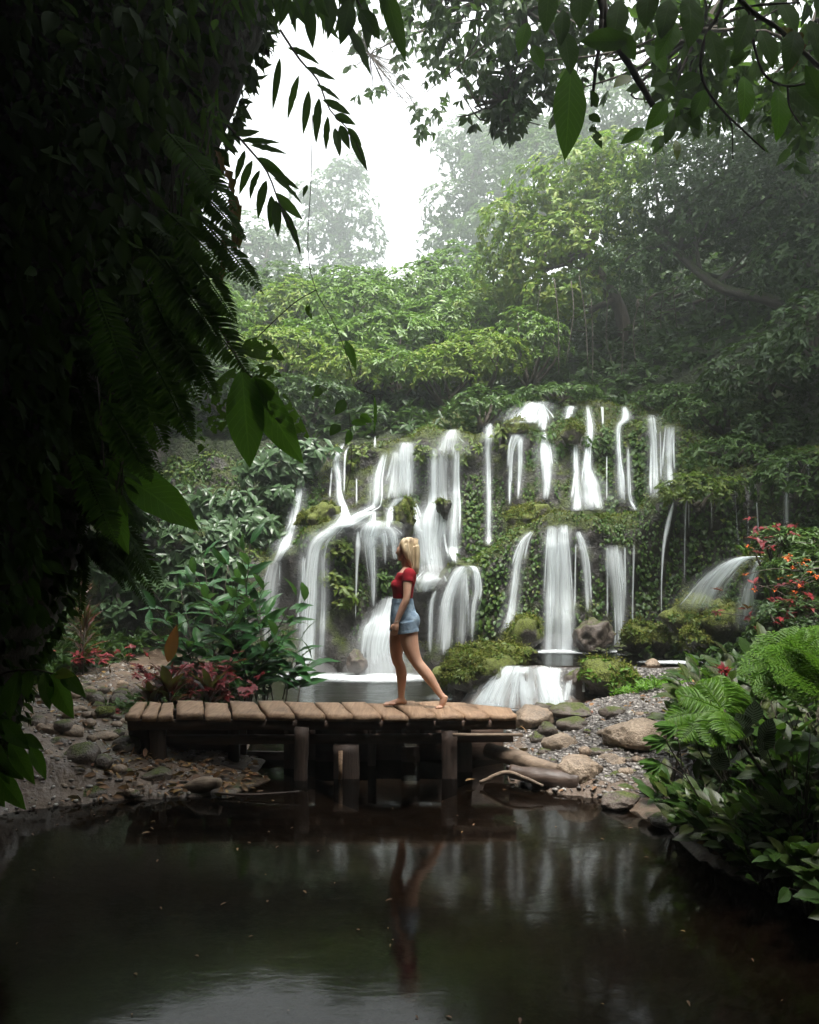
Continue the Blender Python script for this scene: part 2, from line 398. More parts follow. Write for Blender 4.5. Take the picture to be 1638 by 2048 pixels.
# ------------------------------------------------------------------ ground
_yl = [-30, -4, 0, 3, 4.5, 5.5, 6.2, 6.65, 6.95, 7.15, 7.6, 8.3, 9, 11, 13, 14.4, 16, 30]
_xl = [-3.6, -3.6, -3.7, -4.0, -4.3, -4.2, -3.75, -3.35, -2.75, -1.75, -1.45, -1.6, -1.95, -2.4, -2.6, -3., -3.3, -3.3]
_yr = [-30, -4, 0, 3, 4.7, 5.1, 5.6, 6.5, 7.0, 7.25, 7.6, 9, 10.4, 11.0, 11.35, 11.6, 12, 13, 14, 30]
_xr = [3.6, 3.6, 3.6, 3.0, 2.38, 2.25, 2.10, 1.95, 1.75, 1.25, .95, 1.0, 1.35, 2.1, 2.35, 1.0, .62, .45, .55, .55]
def ground_h(x, y):
    x = np.asarray(x, float); y = np.asarray(y, float)
    xl = np.interp(y, _yl, _xl)+.25*fbm(np.stack([x*0, y, y*0+3], -1), 1.3, 2); xr = np.interp(y, _yr, _xr)+.12*fbm(np.stack([x*0+9, y, y*0], -1), 1.6, 2)
    dl = xl-x; dr = x-xr
    z = -.38*sstep(0, 1.3, np.minimum(-dl, -dr))-.03
    zl = .02+.16*np.clip(dl, 0, 2.)+.05*np.clip(dl-2, 0, 2)
    wall = np.interp(y, [-10, 2, 5, 7, 9, 12, 15, 30], [1.2, 1.2, 1.0, 1.8, 2.6, 2.9, 2.6, 2.6])
    zl = zl+7.5*sstep(wall, wall+3.6, dl)+.25*sstep(wall, wall+.8, dl)
    zr = .03+.22*np.clip(dr, 0, 1.4)+.12*np.clip(dr-1.4, 0, 3.)
    wr = np.interp(y, [-10, 2, 4, 6, 8.5, 10, 12, 14, 30], [.8, .7, .7, 1.1, 2.6, 3.2, 4.2, 3.5, 3.5])
    zr = zr+.45*sstep(wr-.3, wr+.9, dr)+6.5*sstep(wr+.9, wr+5, dr)
    # the upper pool and its basin on the right, held back by the low cascade ledge
    up = sstep(11.45, 11.75, y)*sstep(14.6, 14.1, y)*sstep(.75, 1.25, x)*sstep(5.1, 4.4, x-.15*(y-11.7))
    z = np.where(dl > 0, zl, np.where(dr > 0, zr, z))
    z = z*(1-up)+up*.36
    rim = np.exp(-((y-11.62)/.22)**2)*sstep(.7, 1.1, x)*sstep(5.4, 4.8, x); z = np.where(rim > .02, np.maximum(z, rim*.56), z)
    # unseen rise added behind the camera, keeping light off the near stream
    z = z+8*sstep(-4, -10, y)
    land = np.maximum(dl, dr)
    p = np.stack([x, y, x*0], -1)
    z = z+sstep(0, .5, land)*(.10*fbm(p, 1.1, 3, 2)+.045*fbm(p, 4.2, 2, 4))*(1-up)+.02*fbm(p, 3., 2, 5)
    return z
def hgt(x, y): return float(ground_h(np.array([x]), np.array([y]))[0])

gx = np.concatenate([np.linspace(-26, -6, 60), np.linspace(-5.9, 6, 200), np.linspace(6.1, 26, 60)]); gy = np.concatenate([np.linspace(-26, 2, 50), np.linspace(2.1, 17, 230)])
GX, GY = np.meshgrid(gx, gy, indexing='ij'); GZ = ground_h(GX, GY)
idx = np.arange(GX.size).reshape(GX.shape)
quad = np.stack([idx[:-1, :-1], idx[1:, :-1], idx[1:, 1:], idx[:-1, 1:]], -1).reshape(-1, 4)
V = np.stack([GX, GY, GZ], -1).reshape(-1, 3)
xrr = np.interp(V[:, 1], _yr, _xr); xll = np.interp(V[:, 1], _yl, _xl)
gravel = sstep(.1, .5, V[:, 0]-xrr)*sstep(4.2, 3.6, V[:, 0])*sstep(6.8, 7.5, V[:, 1])+.25*sstep(0, .4, xll-V[:, 0])*sstep(3.0, 2.4, xll-V[:, 0])
mossa = .35+.5*fbm(V, .9, 3, 8)-.3*gravel+.5*sstep(2.6, 3.4, np.maximum(xll-V[:, 0], V[:, 0]-xrr))
mossa = np.where(V[:, 2] < .02, 0, mossa)
tag(obj('ground', V, [quad], m_ground, attr={'gravel': gravel, 'moss': mossa}), kind='structure')

# ------------------------------------------------------------------ hills behind the falls
def hill_h(x, y):
    c = 4.7+.62*np.clip(y-17.5, 0, 11)+.10*np.clip(y-28.5, 0, 30)
    c = c-1.6*sstep(-2.5, .5, x)*sstep(4.0, .5, x)*sstep(20, 26, y)*0
    c = c+np.clip(x-3.5-.12*(y-17), 0, 14)*.55+np.clip(-x-5, 0, 12)*.5
    return c+.5*fbm(np.stack([x, y, x*0], -1), .35, 3, 21)
hx = np.linspace(-70, 70, 150); hy = np.concatenate([np.concatenate([[17.2], np.linspace(17.3, 32, 60)]), np.linspace(33, 95, 40)])
HX, HY = np.meshgrid(hx, hy, indexing='ij'); HZ = hill_h(HX, HY); HZ[:, 0] -= 7.
idx = np.arange(HX.size).reshape(HX.shape)
quad = np.stack([idx[:-1, :-1], idx[1:, :-1], idx[1:, 1:], idx[:-1, 1:]], -1).reshape(-1, 4)
tag(obj('hill', np.stack([HX, HY, HZ], -1).reshape(-1, 3), [quad], m_hill), kind='structure')
def hillz(x, y): return float(hill_h(np.array([float(x)]), np.array([float(y)]))[0])

# ------------------------------------------------------------------ cliff: stepped relief, columns of (base z, D) (ledge row, D) ledge back D (rim row, D) (top row, D)
CC = [(-900, .6, 13., 1000, 13.6, 14.6, 800, 15.5, 760, 17.5), (-300, .6, 13.6, 1020, 14.2, 15, 860, 16, 800, 18.), (60, .5, 15.0, 1060, 15.5, 16., 900, 17, 840, 19), (250, .3, 15.6, 1060, 16, 16.5, 905, 17.5, 850, 19), (430, -.3, 15.6, 1060, 15.9, 16.5, 905, 17.4, 850, 19),
 (540, -.4, 15.2, 1130, 15.5, 16.3, 930, 17.2, 860, 19), (600, -.4, 15., 1088, 15.3, 16.4, 908, 17.1, 855, 19), (650, -.4, 15., 1064, 15.2, 16.4, 897, 17., 850, 19), (700, -.4, 15., 1046, 15.3, 16.4, 888, 17., 845, 19), (760, -.4, 15., 1050, 15.2, 16.2, 890, 16.8, 840, 19),
 (800, -.4, 15.1, 1075, 15.2, 16.1, 884, 16.7, 840, 18.7), (835, -.4, 14.9, 1170, 15., 15.9, 880, 16.5, 838, 18.5), (870, -.4, 14.6, 1168, 14.7, 15.8, 872, 16.4, 835, 18.4), (910, -.3, 14.2, 1140, 14.4, 15.7, 866, 16.3, 830, 18.2), (950, 0., 13.9, 1128, 14.1, 15.6, 868, 16.2, 830, 18), (1000, .3, 13.8, 1108, 14., 15.4, 860, 16., 815, 17.4),
 (1040, .4, 13.8, 1066, 14., 15.2, 862, 15.7, 806, 17), (1100, .4, 13.8, 1050, 13.9, 15.1, 866, 15.6, 806, 17), (1160, .4, 13.8, 1050, 13.9, 15.1, 860, 15.6, 810, 17), (1220, .4, 13.8, 1060, 13.9, 15.1, 858, 15.6, 812, 17), (1280, .4, 13.8, 1052, 13.9, 15., 850, 15.5, 815, 17),
 (1350, .4, 13.6, 995, 13.9, 14.6, 850, 15.4, 815, 16.8), (1420, .45, 13.2, 942, 13.8, 14.4, 868, 15.2, 818, 16.6), (1500, .5, 12.8, 934, 13.6, 14.2, 874, 15., 820, 16.5), (1580, .5, 12.4, 920, 13.4, 14., 870, 15., 815, 16.5), (1660, .5, 12.1, 915, 13., 13.8, 870, 14.8, 810, 16.5), (1850, .6, 12, 915, 12.6, 13.5, 860, 14.5, 790, 17), (2500, 1., 12, 900, 12.6, 13.5, 830, 14.5, 760, 17)]
CC = np.array(CC, float)
cpx = np.concatenate([np.linspace(-900, 180, 60), np.linspace(186, 1720, 420), np.linspace(1740, 2500, 40)])
C = np.stack([np.interp(cpx, CC[:, 0], CC[:, k]) for k in range(CC.shape[1])], 1)
# wiggle ledges so they are not ruler straight
wig = fbm(np.stack([cpx, cpx*0, cpx*0], 1), .02, 3, 3); wig2 = fbm(np.stack([cpx, cpx*0+7, cpx*0], 1), .011, 3, 5)
C[:, 3] += 16*wig; C[:, 6] += 14*wig2; C[:, 8] += 34*wig; C[:, 9] += 1.2*wig2
zz = lambda row, D: CAM_H+(HOR-row)*D/F_PX
ctrl = []
zb, Db = C[:, 1], C[:, 2]; z1, D1 = zz(C[:, 3], C[:, 4]), C[:, 4]; Db1 = C[:, 5]; z2, D2 = zz(C[:, 6], C[:, 7]), C[:, 7]; z3, D3 = zz(C[:, 8], C[:, 9]), C[:, 9]
K = [(zb-.6, Db-.1), (zb, Db), (zb*.5+z1*.5, (Db+D1)/2+.12), (z1-.12, D1), (z1+.04, D1+.12), (z1+.12, Db1), (z1*.5+z2*.5, (Db1+D2)/2+.05), (z2-.1, D2), (z2+.05, D2+.15), (z2*.7+z3*.3, D2*.4+D3*.6), (z3, D3), (z3+.35, D3+1.5)]
kz = np.stack([a for a, _ in K], 1); kd = np.stack([b for _, b in K], 1)
cnt = [4, 16, 16, 5, 10, 22, 22, 6, 10, 10, 6]; tv = np.concatenate([np.arange(n)/n+i for i, n in enumerate(cnt)]+[[len(cnt)]])
ii = np.minimum(tv.astype(int), len(cnt)-1); ff = tv-ii
cz = kz[:, ii]*(1-ff)+kz[:, ii+1]*ff; cd = kd[:, ii]*(1-ff)+kd[:, ii+1]*ff
cx = (cpx[:, None]-819)*cd/F_PX
CP = np.stack([cx, cd, cz], -1)
nb = np.zeros_like(CP); 
def gridn(G):
    a = np.gradient(G, axis=0); b = np.gradient(G, axis=1); n = unit(np.cross(a, b)); 
    return n*np.where(n[..., 1:2] > .3, -1, 1)
nn = gridn(CP)
q = CP*np.array([1, .6, .55])
CP = CP+nn*(.34*fbm(q, .75, 3, 31)+.13*fbm(CP, 2.6, 3, 33)+.05*np.abs(fbm(CP, 6.5, 2, 35)))[..., None]
CN = gridn(CP)
idx = np.arange(CP.shape[0]*CP.shape[1]).reshape(CP.shape[:2])
quad = np.stack([idx[:-1, :-1], idx[1:, :-1], idx[1:, 1:], idx[:-1, 1:]], -1).reshape(-1, 4)
tag(obj('cliff', CP.reshape(-1, 3), [quad], m_cliff), kind='structure')
_f = CP.reshape(-1, 3); _px = 819+_f[:, 0]*F_PX/_f[:, 1]; _py = HOR-(_f[:, 2]-CAM_H)*F_PX/_f[:, 1]
def cliff_D(px, py, r=7):
    while r < 200:
        m = (np.abs(_px-px) < r) & (np.abs(_py-py) < r*1.4)
        if m.any(): return float(_f[m, 1].min())
        r *= 1.6
    return 16.

# ------------------------------------------------------------------ water sheets
def sheet(name, poly_x, poly_y, z, mat, n=60, m=60):
    pass
wx = np.linspace(-9, 6, 40); wy = np.linspace(-12, 9.4, 50)
def flat(name, x0, x1, y0, y1, z, mat):
    V = np.array([[x0, y0, z], [x1, y0, z], [x1, y1, z], [x0, y1, z]])
    return tag(obj(name, V, [np.array([[0, 1, 2, 3]])], mat), kind='structure')
flat('stream', -8, 4.5, -12, 9.2, 0., m_stream)
flat('pool', -5., 2.6, 9.2, 15.6, 0.0, m_pool)
V = np.array([[1.05, 11.62, .565], [4.9, 11.62, .565], [5.4, 14.6, .565], [.6, 14.6, .565]])
tag(obj('upper_pool', V, [np.array([[0, 1, 2, 3]])], m_stream), kind='structure')

# ------------------------------------------------------------------ waterfalls
allst = []      # (px, py, halfwidth) samples, used to keep leaves out of the water
def stream_mesh(path, D0=None, dens=1., off=.16, nu=9, fade0=.09, fade1=.14, lock=None, bulge=.5, soft=False):
    c = curve(path, max(14, int(abs(path[-1][1]-path[0][1])/7)))
    D = []; cur = 1e9
    for k, p in enumerate(c):
        if D0 is not None: d = D0[0]+(D0[1]-D0[0])*k/(len(c)-1)
        else:
            d = cliff_D(p[0], p[1])-off; d = cur = min(cur, d)
        D.append(d); allst.append((p[0], p[1], p[2]*.5+3) if not soft else (p[0], p[1], 3))
    D = np.array(D)
    if D0 is None: D = np.minimum(D, np.convolve(np.pad(D, 2, 'edge'), np.ones(5)/5, 'valid'))
    u = np.linspace(-1, 1, nu); V = []; ed = []; de = []; uv = []; n = len(c); vl = 0
    sd = random.random()*99; hs = [random.random() for _ in range(nu)]
    for k in range(n):
        w = 1.22*c[k, 2]*D[k]/F_PX*(1+.28*float(fbm(np.array([[sd, vl*1.1, 3.]]), 1., 2)[0]))
        if k: vl += np.linalg.norm(P(c[k, 0], c[k, 1], D[k])-P(c[k-1, 0], c[k-1, 1], D[k-1]))
        p = P(c[k, 0], c[k, 1], D[k]); t = k/(n-1)
        jig = .10*w*fbm(np.array([[u_*1.5+sd, vl*1.3, sd] for u_ in u]), 1., 2)
        for j, uu in enumerate(u):
            V.append([p[0]+uu*w/2+jig[j], p[1]-bulge*w*.5*(1-uu*uu)+.02, p[2]])
            ed.append((1-uu*uu)**1.8); de.append(dens*min(1, (t/(fade0*(.35+1.3*hs[j]))) if fade0 else 1, ((1-t)/(fade1*(.4+1.2*hs[-1-j]))) if fade1 else 1)); uv.append([uu*w*.5*3.2+sd, vl])
    idx = np.arange(n*nu).reshape(n, nu)
    q = np.stack([idx[:-1, :-1], idx[:-1, 1:], idx[1:, 1:], idx[1:, :-1]], -1).reshape(-1, 4)
    return np.array(V), [q], np.array(uv), {'edge': np.array(ed), 'dens': np.array(de)}, P(c[-1, 0], c[-1, 1], D[-1]), c[-1, 2]*D[-1]/F_PX
def foam(parent, pos, rx, ry, dens=1., h=.05, seed=0):
    a = np.linspace(0, 2*np.pi, 33)[:-1]; rr = np.linspace(0, 1, 8); V = []; de = []
    for r in rr:
        for t in a:
            wob = 1+.25*fbm(np.array([[math.cos(t)*1.3+seed, math.sin(t)*1.3, r]]), 1.3, 2)[0]
            V.append([pos[0]+rx*r*wob*math.cos(t), pos[1]+ry*r*wob*math.sin(t), pos[2]+.010+.35*h*(1-r)**2*(.6+.8*random.random())]); de.append(dens*1.15*(1-r)**1.5)
    idx = np.arange(8*32).reshape(8, 32); q = np.stack([idx[:-1], np.roll(idx, -1, 1)[:-1], np.roll(idx, -1, 1)[1:], idx[1:]], -1).reshape(-1, 4)
    return obj('foam', np.array(V), [q], m_foam, parent, attr={'dens': np.array(de)})
m_spray = NT('spray'); _v = m_spray.n('VolumePrincipled', {'Color': (.97, .98, .98, 1), 'Density': .8}); m_spray.t.links.new(_v.outputs[0], m_spray.out.inputs['Volume']); m_spray = m_spray.m
def fall(label, streams, foams=(), group='falls over the mossy cliff', sprays=(), **kw):
    e = None
    for s in streams:
        k0 = dict(kw)
        if isinstance(s, dict): k0.update({a: b for a, b in s.items() if a != 'p'}); s = s['p']
        d = k0.pop('dens', 1.); sa = np.array(s, float); wm = sa[:, 2].mean()
        pcs = [stream_mesh(s, dens=d*(.85 if wm > 9 else 1.), **k0)]
        if wm > 6:
            pcs.append(stream_mesh([(a, b_, c*2.0+5) for a, b_, c in s], dens=.20*d, soft=True, **{**k0, 'fade1': .25}))
            cu = curve(sa, 30)
            for q in range(int(np.clip(wm/4.5, 1, 6))):
                u0 = random.uniform(-1.05, 1.05); t0 = random.uniform(0, .5) if random.random() < .6 else 0; t1 = random.uniform(t0+.35, 1.0); i0, i1 = int(t0*29), max(int(t0*29)+3, int(t1*29)); i1 = min(i1, 29); i0 = min(i0, i1-3)
                w0 = random.uniform(2.2, 4.8)
                seg = cu[i0:i1+1:max(1, (i1-i0)//4)]; th = [(r_[0]+u0*r_[2]*.5*(1+.15*k_), r_[1], w0*(.6+.25*k_)) for k_, r_ in enumerate(seg)]
                pcs.append(stream_mesh(th, dens=d*random.uniform(.5, 1.1), soft=True, **{**k0, 'nu': 5, 'fade0': .2, 'fade1': .3, **({'D0': tuple(k0['D0'][0]+(k0['D0'][1]-k0['D0'][0])*t_ for t_ in (i0/29, i1/29))} if k0.get('D0') else {'off': .2})}))
        if e is None: e = empty('waterfall', pcs[0][4], label, 'waterfall', group)
        V = []; Q = []; U = []; A = {'edge': [], 'dens': []}; n0 = 0
        for m in pcs:
            V.append(m[0]); Q.append(m[1][0]+n0); U.append(m[2]); n0 += len(m[0])
            for kk in A: A[kk].append(m[3][kk])
        obj('water_strand', np.concatenate(V), [np.concatenate(Q)], m_fall, e, uv=np.concatenate(U), attr={kk: np.concatenate(v) for kk, v in A.items()})
    for f in foams: foam(e, *f)
    for (c, r) in sprays:
        V, Fq = ICO[3]; obj('spray', V*np.array(r)+np.array(c), [Fq], m_spray, e)
    return e
PZ = lambda px, z, D: np.array([(px-819)*D/F_PX, D, z])

fall('thin slanting waterfall at the far left of the cliff, widening over a sloping boulder', [[(604, 945, 9), (594, 1017, 15), (584, 1058, 15), (569, 1092, 24), (550, 1130, 24)], {'p': [(550, 1120, 22), (540, 1190, 26), (536, 1290, 22)], 'dens': .45}])
fall('forked waterfall gathering on a rock slope, then dropping as the long white left curtain', [
  [(687, 886, 6), (672, 921, 12), (676, 955, 9), (678, 999, 9), (687, 1024, 14), (681, 1046, 22), (662, 1061, 30), (640, 1082, 36)], {'p': [(668, 1056, 30), (640, 1080, 36), (628, 1108, 34), (622, 1186, 32), (617, 1280, 34), (613, 1343, 36)], 'dens': 1.0, 'fade1': 0}, {'p': [(606, 1110, 8), (608, 1200, 10), (604, 1340, 12)], 'dens': .6}, {'p': [(645, 1090, 12), (646, 1200, 14), (640, 1338, 12)], 'dens': .35},
  [(664, 930, 4), (659, 996, 5)], [(698, 892, 4), (690, 914, 5), (688, 986, 3)]], [(PZ(613, 0, 14.6), .8, .35, 1.)])
fall('short trickle on the dark cliff left of the wide white curtain', [{'p': [(713, 955, 3), (713, 1010, 4)], 'dens': .8}, {'p': [(750, 872, 3), (750, 884, 5), (750, 898, 7)], 'dens': .55, 'fade0': .4, 'fade1': .5}])
fall('narrow fall that fans out over a rock and trickles in threads behind the woman', [[(769, 905, 11), (756, 955, 15), (752, 1005, 16), (738, 1018, 18), (719, 1027, 18), (700, 1040, 18)], [(748, 1020, 10), (744, 1061, 20), (741, 1092, 22), (746, 1155, 11), (747, 1218, 6)],
  {'p': [(742, 1022, 34), (712, 1040, 46), (680, 1058, 50)], 'dens': .7, 'fade1': .3}, {'p': [(752, 1040, 30), (748, 1058, 60), (742, 1080, 40), (738, 1110, 26)], 'dens': .6, 'fade1': .4}, {'p': [(776, 1052, 26), (786, 1070, 34), (788, 1100, 20)], 'dens': .5, 'fade1': .5},
  {'p': [(716, 1060, 4), (716, 1092, 10), (714, 1124, 8), (712, 1186, 4), (711, 1240, 3)], 'dens': .8}, {'p': [(765, 1062, 14), (769, 1092, 8), (770, 1130, 4)], 'dens': .8}, {'p': [(784, 1062, 14), (788, 1092, 10), (790, 1120, 8)], 'dens': .8}])
fall('wide veil of water left of the tallest falls, splitting around a round boulder', [[(814, 884, 24), (814, 936, 30), (813, 1000, 28)], {'p': [(795, 900, 26), (790, 950, 34), (786, 1000, 40)], 'dens': .5}, [(800, 996, 18), (781, 1020, 10), (775, 1061, 9)], [(806, 994, 24), (825, 1011, 14), (834, 1045, 15), (846, 1085, 18)], {'p': [(838, 1040, 20), (852, 1090, 40), (856, 1140, 50)], 'dens': .4, 'fade1': .4}])
fall('tall central double waterfall with a broad white base, right of the woman\'s head', [{'p': [(906, 858, 12), (900, 882, 36), (894, 915, 60)], 'dens': .55, 'fade1': .5}, {'p': [(868, 896, 12), (868, 950, 14), (867, 1000, 18), (860, 1040, 38), (860, 1100, 44), (864, 1150, 52)], 'dens': 1.3}, [(913, 896, 14), (911, 960, 13), (910, 1014, 18), (906, 1092, 18), (910, 1128, 14)],
  {'p': [(886, 905, 26), (886, 960, 26), (888, 1010, 22), (886, 1090, 20)], 'dens': .45}, [(888, 1002, 30), (880, 1015, 6), (878, 1030, 5)], {'p': [(868, 1138, 60), (860, 1156, 66), (852, 1170, 52), (846, 1186, 34)], 'dens': .8, 'fade0': .45, 'fade1': .4}], sprays=[(P(866, 1150, 14.35), (.32, .2, .2))])
fall('single straight waterfall dropping between leafy columns right of the central falls', [[(980, 846, 8), (977, 880, 14), (976, 900, 11), (977, 967, 8), (978, 1061, 8), (977, 1092, 12)]])
fall('brightest broad waterfall pouring into the pool beside the woman\'s shorts', [{'p': [(786, 1192, 14), (776, 1233, 36), (766, 1280, 56), (762, 1346, 78)], 'dens': 1.8, 'fade1': 0, 'fade0': .03, 'nu': 13}, [(757, 1227, 4), (745, 1242, 10), (734, 1255, 14), (728, 1285, 12), (725, 1330, 6)], {'p': [(739, 1250, 5), (734, 1320, 4)], 'dens': .8}], [(PZ(760, 0, 14.3), 1.1, .75, 1.5, .12), (PZ(700, 0, 14.3), 1.9, .7, .75)], sprays=[(PZ(765, .08, 14.5), (.75, .35, .30)), (PZ(620, .05, 14.6), (.5, .3, .22))], D0=None)
fall('arched curtain of water falling over the leafy mound right of the woman', [[(930, 1131, 26), (916, 1149, 28), (903, 1180, 26), (894, 1217, 28), (886, 1311, 30)], [(942, 1131, 12), (951, 1142, 12), (954, 1180, 11), (947, 1217, 11), (944, 1285, 8)], {'p': [(928, 1140, 20), (926, 1200, 26), (922, 1300, 26)], 'dens': .4}])
fall('thin trickle down the leaves between the woman and the arched curtain', [{'p': [(872, 1180, 4), (863, 1210, 8), (861, 1264, 9), (860, 1310, 5)], 'dens': .75}])
fall('broad white cascade spilling over the highest rim of the cliff', [{'p': [(1072, 805, 34), (1058, 825, 62), (1049, 850, 70)], 'dens': .62}, [(1084, 806, 8), (1088, 830, 12), (1087, 862, 12)], [(1036, 834, 10), (1018, 850, 12), (1010, 862, 8)]])
fall('pair of slim falls dropping from under the highest cascade', [[(1035, 868, 20), (1024, 900, 9), (1020, 960, 5), (1019, 1010, 4)], [(1040, 872, 12), (1040, 930, 8), (1036, 1000, 5)], [(1087, 862, 8), (1091, 906, 24), (1094, 960, 18), (1091, 1000, 14)]])
fall('braided waterfall in the upper right that widens into a white apron on the ledge', [[(1143, 812, 14), (1134, 840, 10)], [(1175, 810, 8), (1181, 857, 12), (1177, 902, 12), (1175, 938, 16), (1182, 974, 32), (1188, 1022, 42)], [(1151, 884, 8), (1154, 960, 11), (1154, 1023, 22)], {'p': [(1205, 812, 5), (1206, 850, 4)], 'dens': .7}])
fall('kinked narrow waterfall in the upper right with a thinner twin strand', [[(1249, 812, 8), (1251, 838, 16), (1237, 857, 9), (1238, 915, 10), (1242, 960, 14), (1245, 1008, 14)], {'p': [(1256, 890, 4), (1258, 960, 8), (1260, 996, 7), (1272, 1022, 8)], 'dens': .7}, {'p': [(1214, 910, 3), (1214, 1000, 3)], 'dens': .6}])
fall('faint soft double veil at the right end of the upper cliff', [{'p': [(1303, 829, 15), (1308, 893, 16), (1310, 1000, 16)], 'dens': .7}, {'p': [(1341, 850, 18), (1338, 915, 16), (1339, 990, 16)], 'dens': .65}, {'p': [(1321, 857, 4), (1322, 960, 4)], 'dens': .5}])
fall('curving fall at the left edge of the lower right wall, ending on a mossy boulder', [[(1064, 1062, 8), (1048, 1082, 14), (1036, 1120, 17), (1028, 1180, 17), (1021, 1235, 20), (1008, 1266, 22)]])
fall('pair of bright straight columns of water landing in the upper pool', [{'p': [(1104, 1050, 20), (1101, 1140, 18), (1097, 1306, 18)], 'dens': 1.2, 'fade1': 0}, {'p': [(1126, 1048, 19), (1129, 1140, 20), (1132, 1306, 26)], 'dens': 1.2, 'fade1': 0}, {'p': [(1115, 1080, 22), (1115, 1200, 26), (1114, 1306, 26)], 'dens': .4, 'fade1': 0}], [(PZ(1116, .57, 13.35), 1.15, .42, 1.0, .05)], sprays=[(PZ(1115, .6, 13.4), (.45, .28, .28))])
fall('slim fall bending past the right of the bright twin columns', [[(1156, 1062, 10), (1166, 1095, 14), (1172, 1140, 12), (1176, 1225, 9)], {'p': [(1152, 1086, 3), (1150, 1215, 4)], 'dens': .7}])
fall('brushlike waterfall of many threads ending in white rapids on dark stones', [[(1226, 1089, 26), (1232, 1140, 28), (1238, 1190, 22), (1240, 1257, 15), (1243, 1302, 20)], {'p': [(1215, 1091, 6), (1215, 1235, 5)], 'dens': .7}, {'p': [(1250, 1092, 5), (1251, 1200, 4)], 'dens': .8}], [(PZ(1242, .57, 13.3), .28, .2, 1.2)], sprays=[(PZ(1243, .6, 13.35), (.2, .18, .18))])
fall('hair thin thread of water right of the brushlike fall', [{'p': [(1269, 1086, 5), (1266, 1180, 4), (1265, 1270, 4)], 'dens': .9}])
fall('single jet leaping from a grassy lip and thinning as it curves down', [{'p': [(1349, 1000, 5), (1336, 1050, 11), (1328, 1095, 7), (1324, 1160, 4), (1323, 1235, 3)], 'dens': .9, 'off': .3}])
fall('faint twin threads on the dark leafy wall right of the single jet', [{'p': [(1373, 992, 6), (1370, 1080, 6), (1369, 1170, 5)], 'dens': .32}, {'p': [(1378, 985, 3), (1378, 1060, 3)], 'dens': .4}])
fall('thin threads hanging like hair from the dark overhang above the spout', [{'p': [(1497, 965, 5), (1497, 1091, 4)], 'dens': .3}, {'p': [(1512, 968, 5), (1519, 1086, 4)], 'dens': .3}, {'p': [(1470, 975, 4), (1479, 1104, 3)], 'dens': .25}, {'p': [(1424, 985, 4), (1424, 1060, 4)], 'dens': .3}])
fall('pale slender fall high on the dark right wall above the red leaves', [{'p': [(1577, 912, 6), (1574, 970, 8), (1573, 1052, 12)], 'dens': .5}, {'p': [(1617, 918, 6), (1618, 975, 7)], 'dens': .3}])
fall('small white spill at the top of the dark right slope', [{'p': [(1556, 864, 6), (1551, 888, 11)], 'dens': .6}])
# spout and front cascade
fall('strong white spout arching out of the right bank into the upper pool', [{'p': [(1524, 1114, 14), (1500, 1113, 20), (1472, 1121, 25), (1446, 1142, 32), (1418, 1174, 42), (1390, 1222, 54)], 'D0': (11.2, 11.9), 'dens': 2.0, 'fade1': .55, 'bulge': .3, 'fade0': .1}, {'p': [(1519, 1118, 10), (1508, 1150, 16), (1496, 1190, 26), (1488, 1262, 34)], 'D0': (11.2, 11.6), 'dens': 1.1, 'fade1': .5}], [(PZ(1352, .565, 11.95), 0.7, .25, 1.2, .03)], group='falls of the upper pool')
fall('low broad cascade tumbling from the upper pool behind the right end of the bridge', [
 {'p': [(1022, 1330, 18), (1008, 1356, 30), (992, 1388, 42), (982, 1418, 54)], 'dens': 1.5}, {'p': [(1012, 1334, 8), (990, 1362, 14), (972, 1392, 22), (962, 1418, 28)], 'dens': 1.3}, {'p': [(1036, 1330, 20), (1030, 1367, 13), (1024, 1416, 18)], 'dens': 1.}, {'p': [(1050, 1332, 24), (1051, 1370, 24), (1056, 1416, 26)], 'dens': 1.5}, {'p': [(1086, 1331, 28), (1092, 1367, 30), (1106, 1416, 52)], 'dens': 1.6}, {'p': [(1112, 1334, 20), (1112, 1370, 16), (1124, 1412, 24)], 'dens': 1.4}, {'p': [(1156, 1338, 18), (1141, 1362, 13), (1132, 1400, 16)], 'dens': 1.1}, {'p': [(1166, 1342, 6), (1168, 1384, 6)], 'dens': .9}],
 [(PZ(985, 0, 11.2), .42, .2, 1.5, .06), (PZ(1095, 0.02, 11.2), .45, .2, 1.5, .06)], sprays=[(PZ(1040, .04, 11.25), (.75, .2, .16))], group='falls of the upper pool', D0=(11.55, 11.22), fade1=0, fade0=.03)
fall('little side cascade slipping round the left of the mossy boulder', [{'p': [(915, 1366, 12), (908, 1384, 26), (896, 1398, 44)], 'D0': (12.2, 11.6), 'dens': 1.2}], [(PZ(890, 0, 11.4), .5, .2, .8, .02)], group='falls of the upper pool')
# ------------------------------------------------------------------ leaf materials
ml_cliff = M_leaf('creeper_leaf', [(.028, .065, .012), (.045, .10, .016), (.075, .13, .02), (.035, .075, .015)], trans=.25)
ml_lime = M_leaf('lime_leaf', [(.07, .115, .016), (.10, .15, .022), (.15, .17, .03)], trans=.35)
ml_bush = M_leaf('bush_leaf', [(.055, .115, .014), (.085, .17, .02), (.13, .21, .025), (.065, .13, .016)], trans=.35, rough=.36)
ml_yel = M_leaf('yellowgreen_leaf', [(.085, .16, .012), (.13, .21, .016), (.21, .24, .03), (.095, .17, .015)], trans=.4)
ml_dark = M_leaf('dark_leaf', [(.018, .045, .009), (.028, .062, .011), (.042, .078, .014)], trans=.25)
ml_far = M_leaf('far_leaf', [(.03, .065, .02), (.05, .09, .025), (.07, .11, .03)], trans=.35)
ml_pale = M_leaf('umbrella_leaf', [(.045, .085, .035), (.065, .11, .05), (.055, .10, .04)], trans=.2, rough=.33)
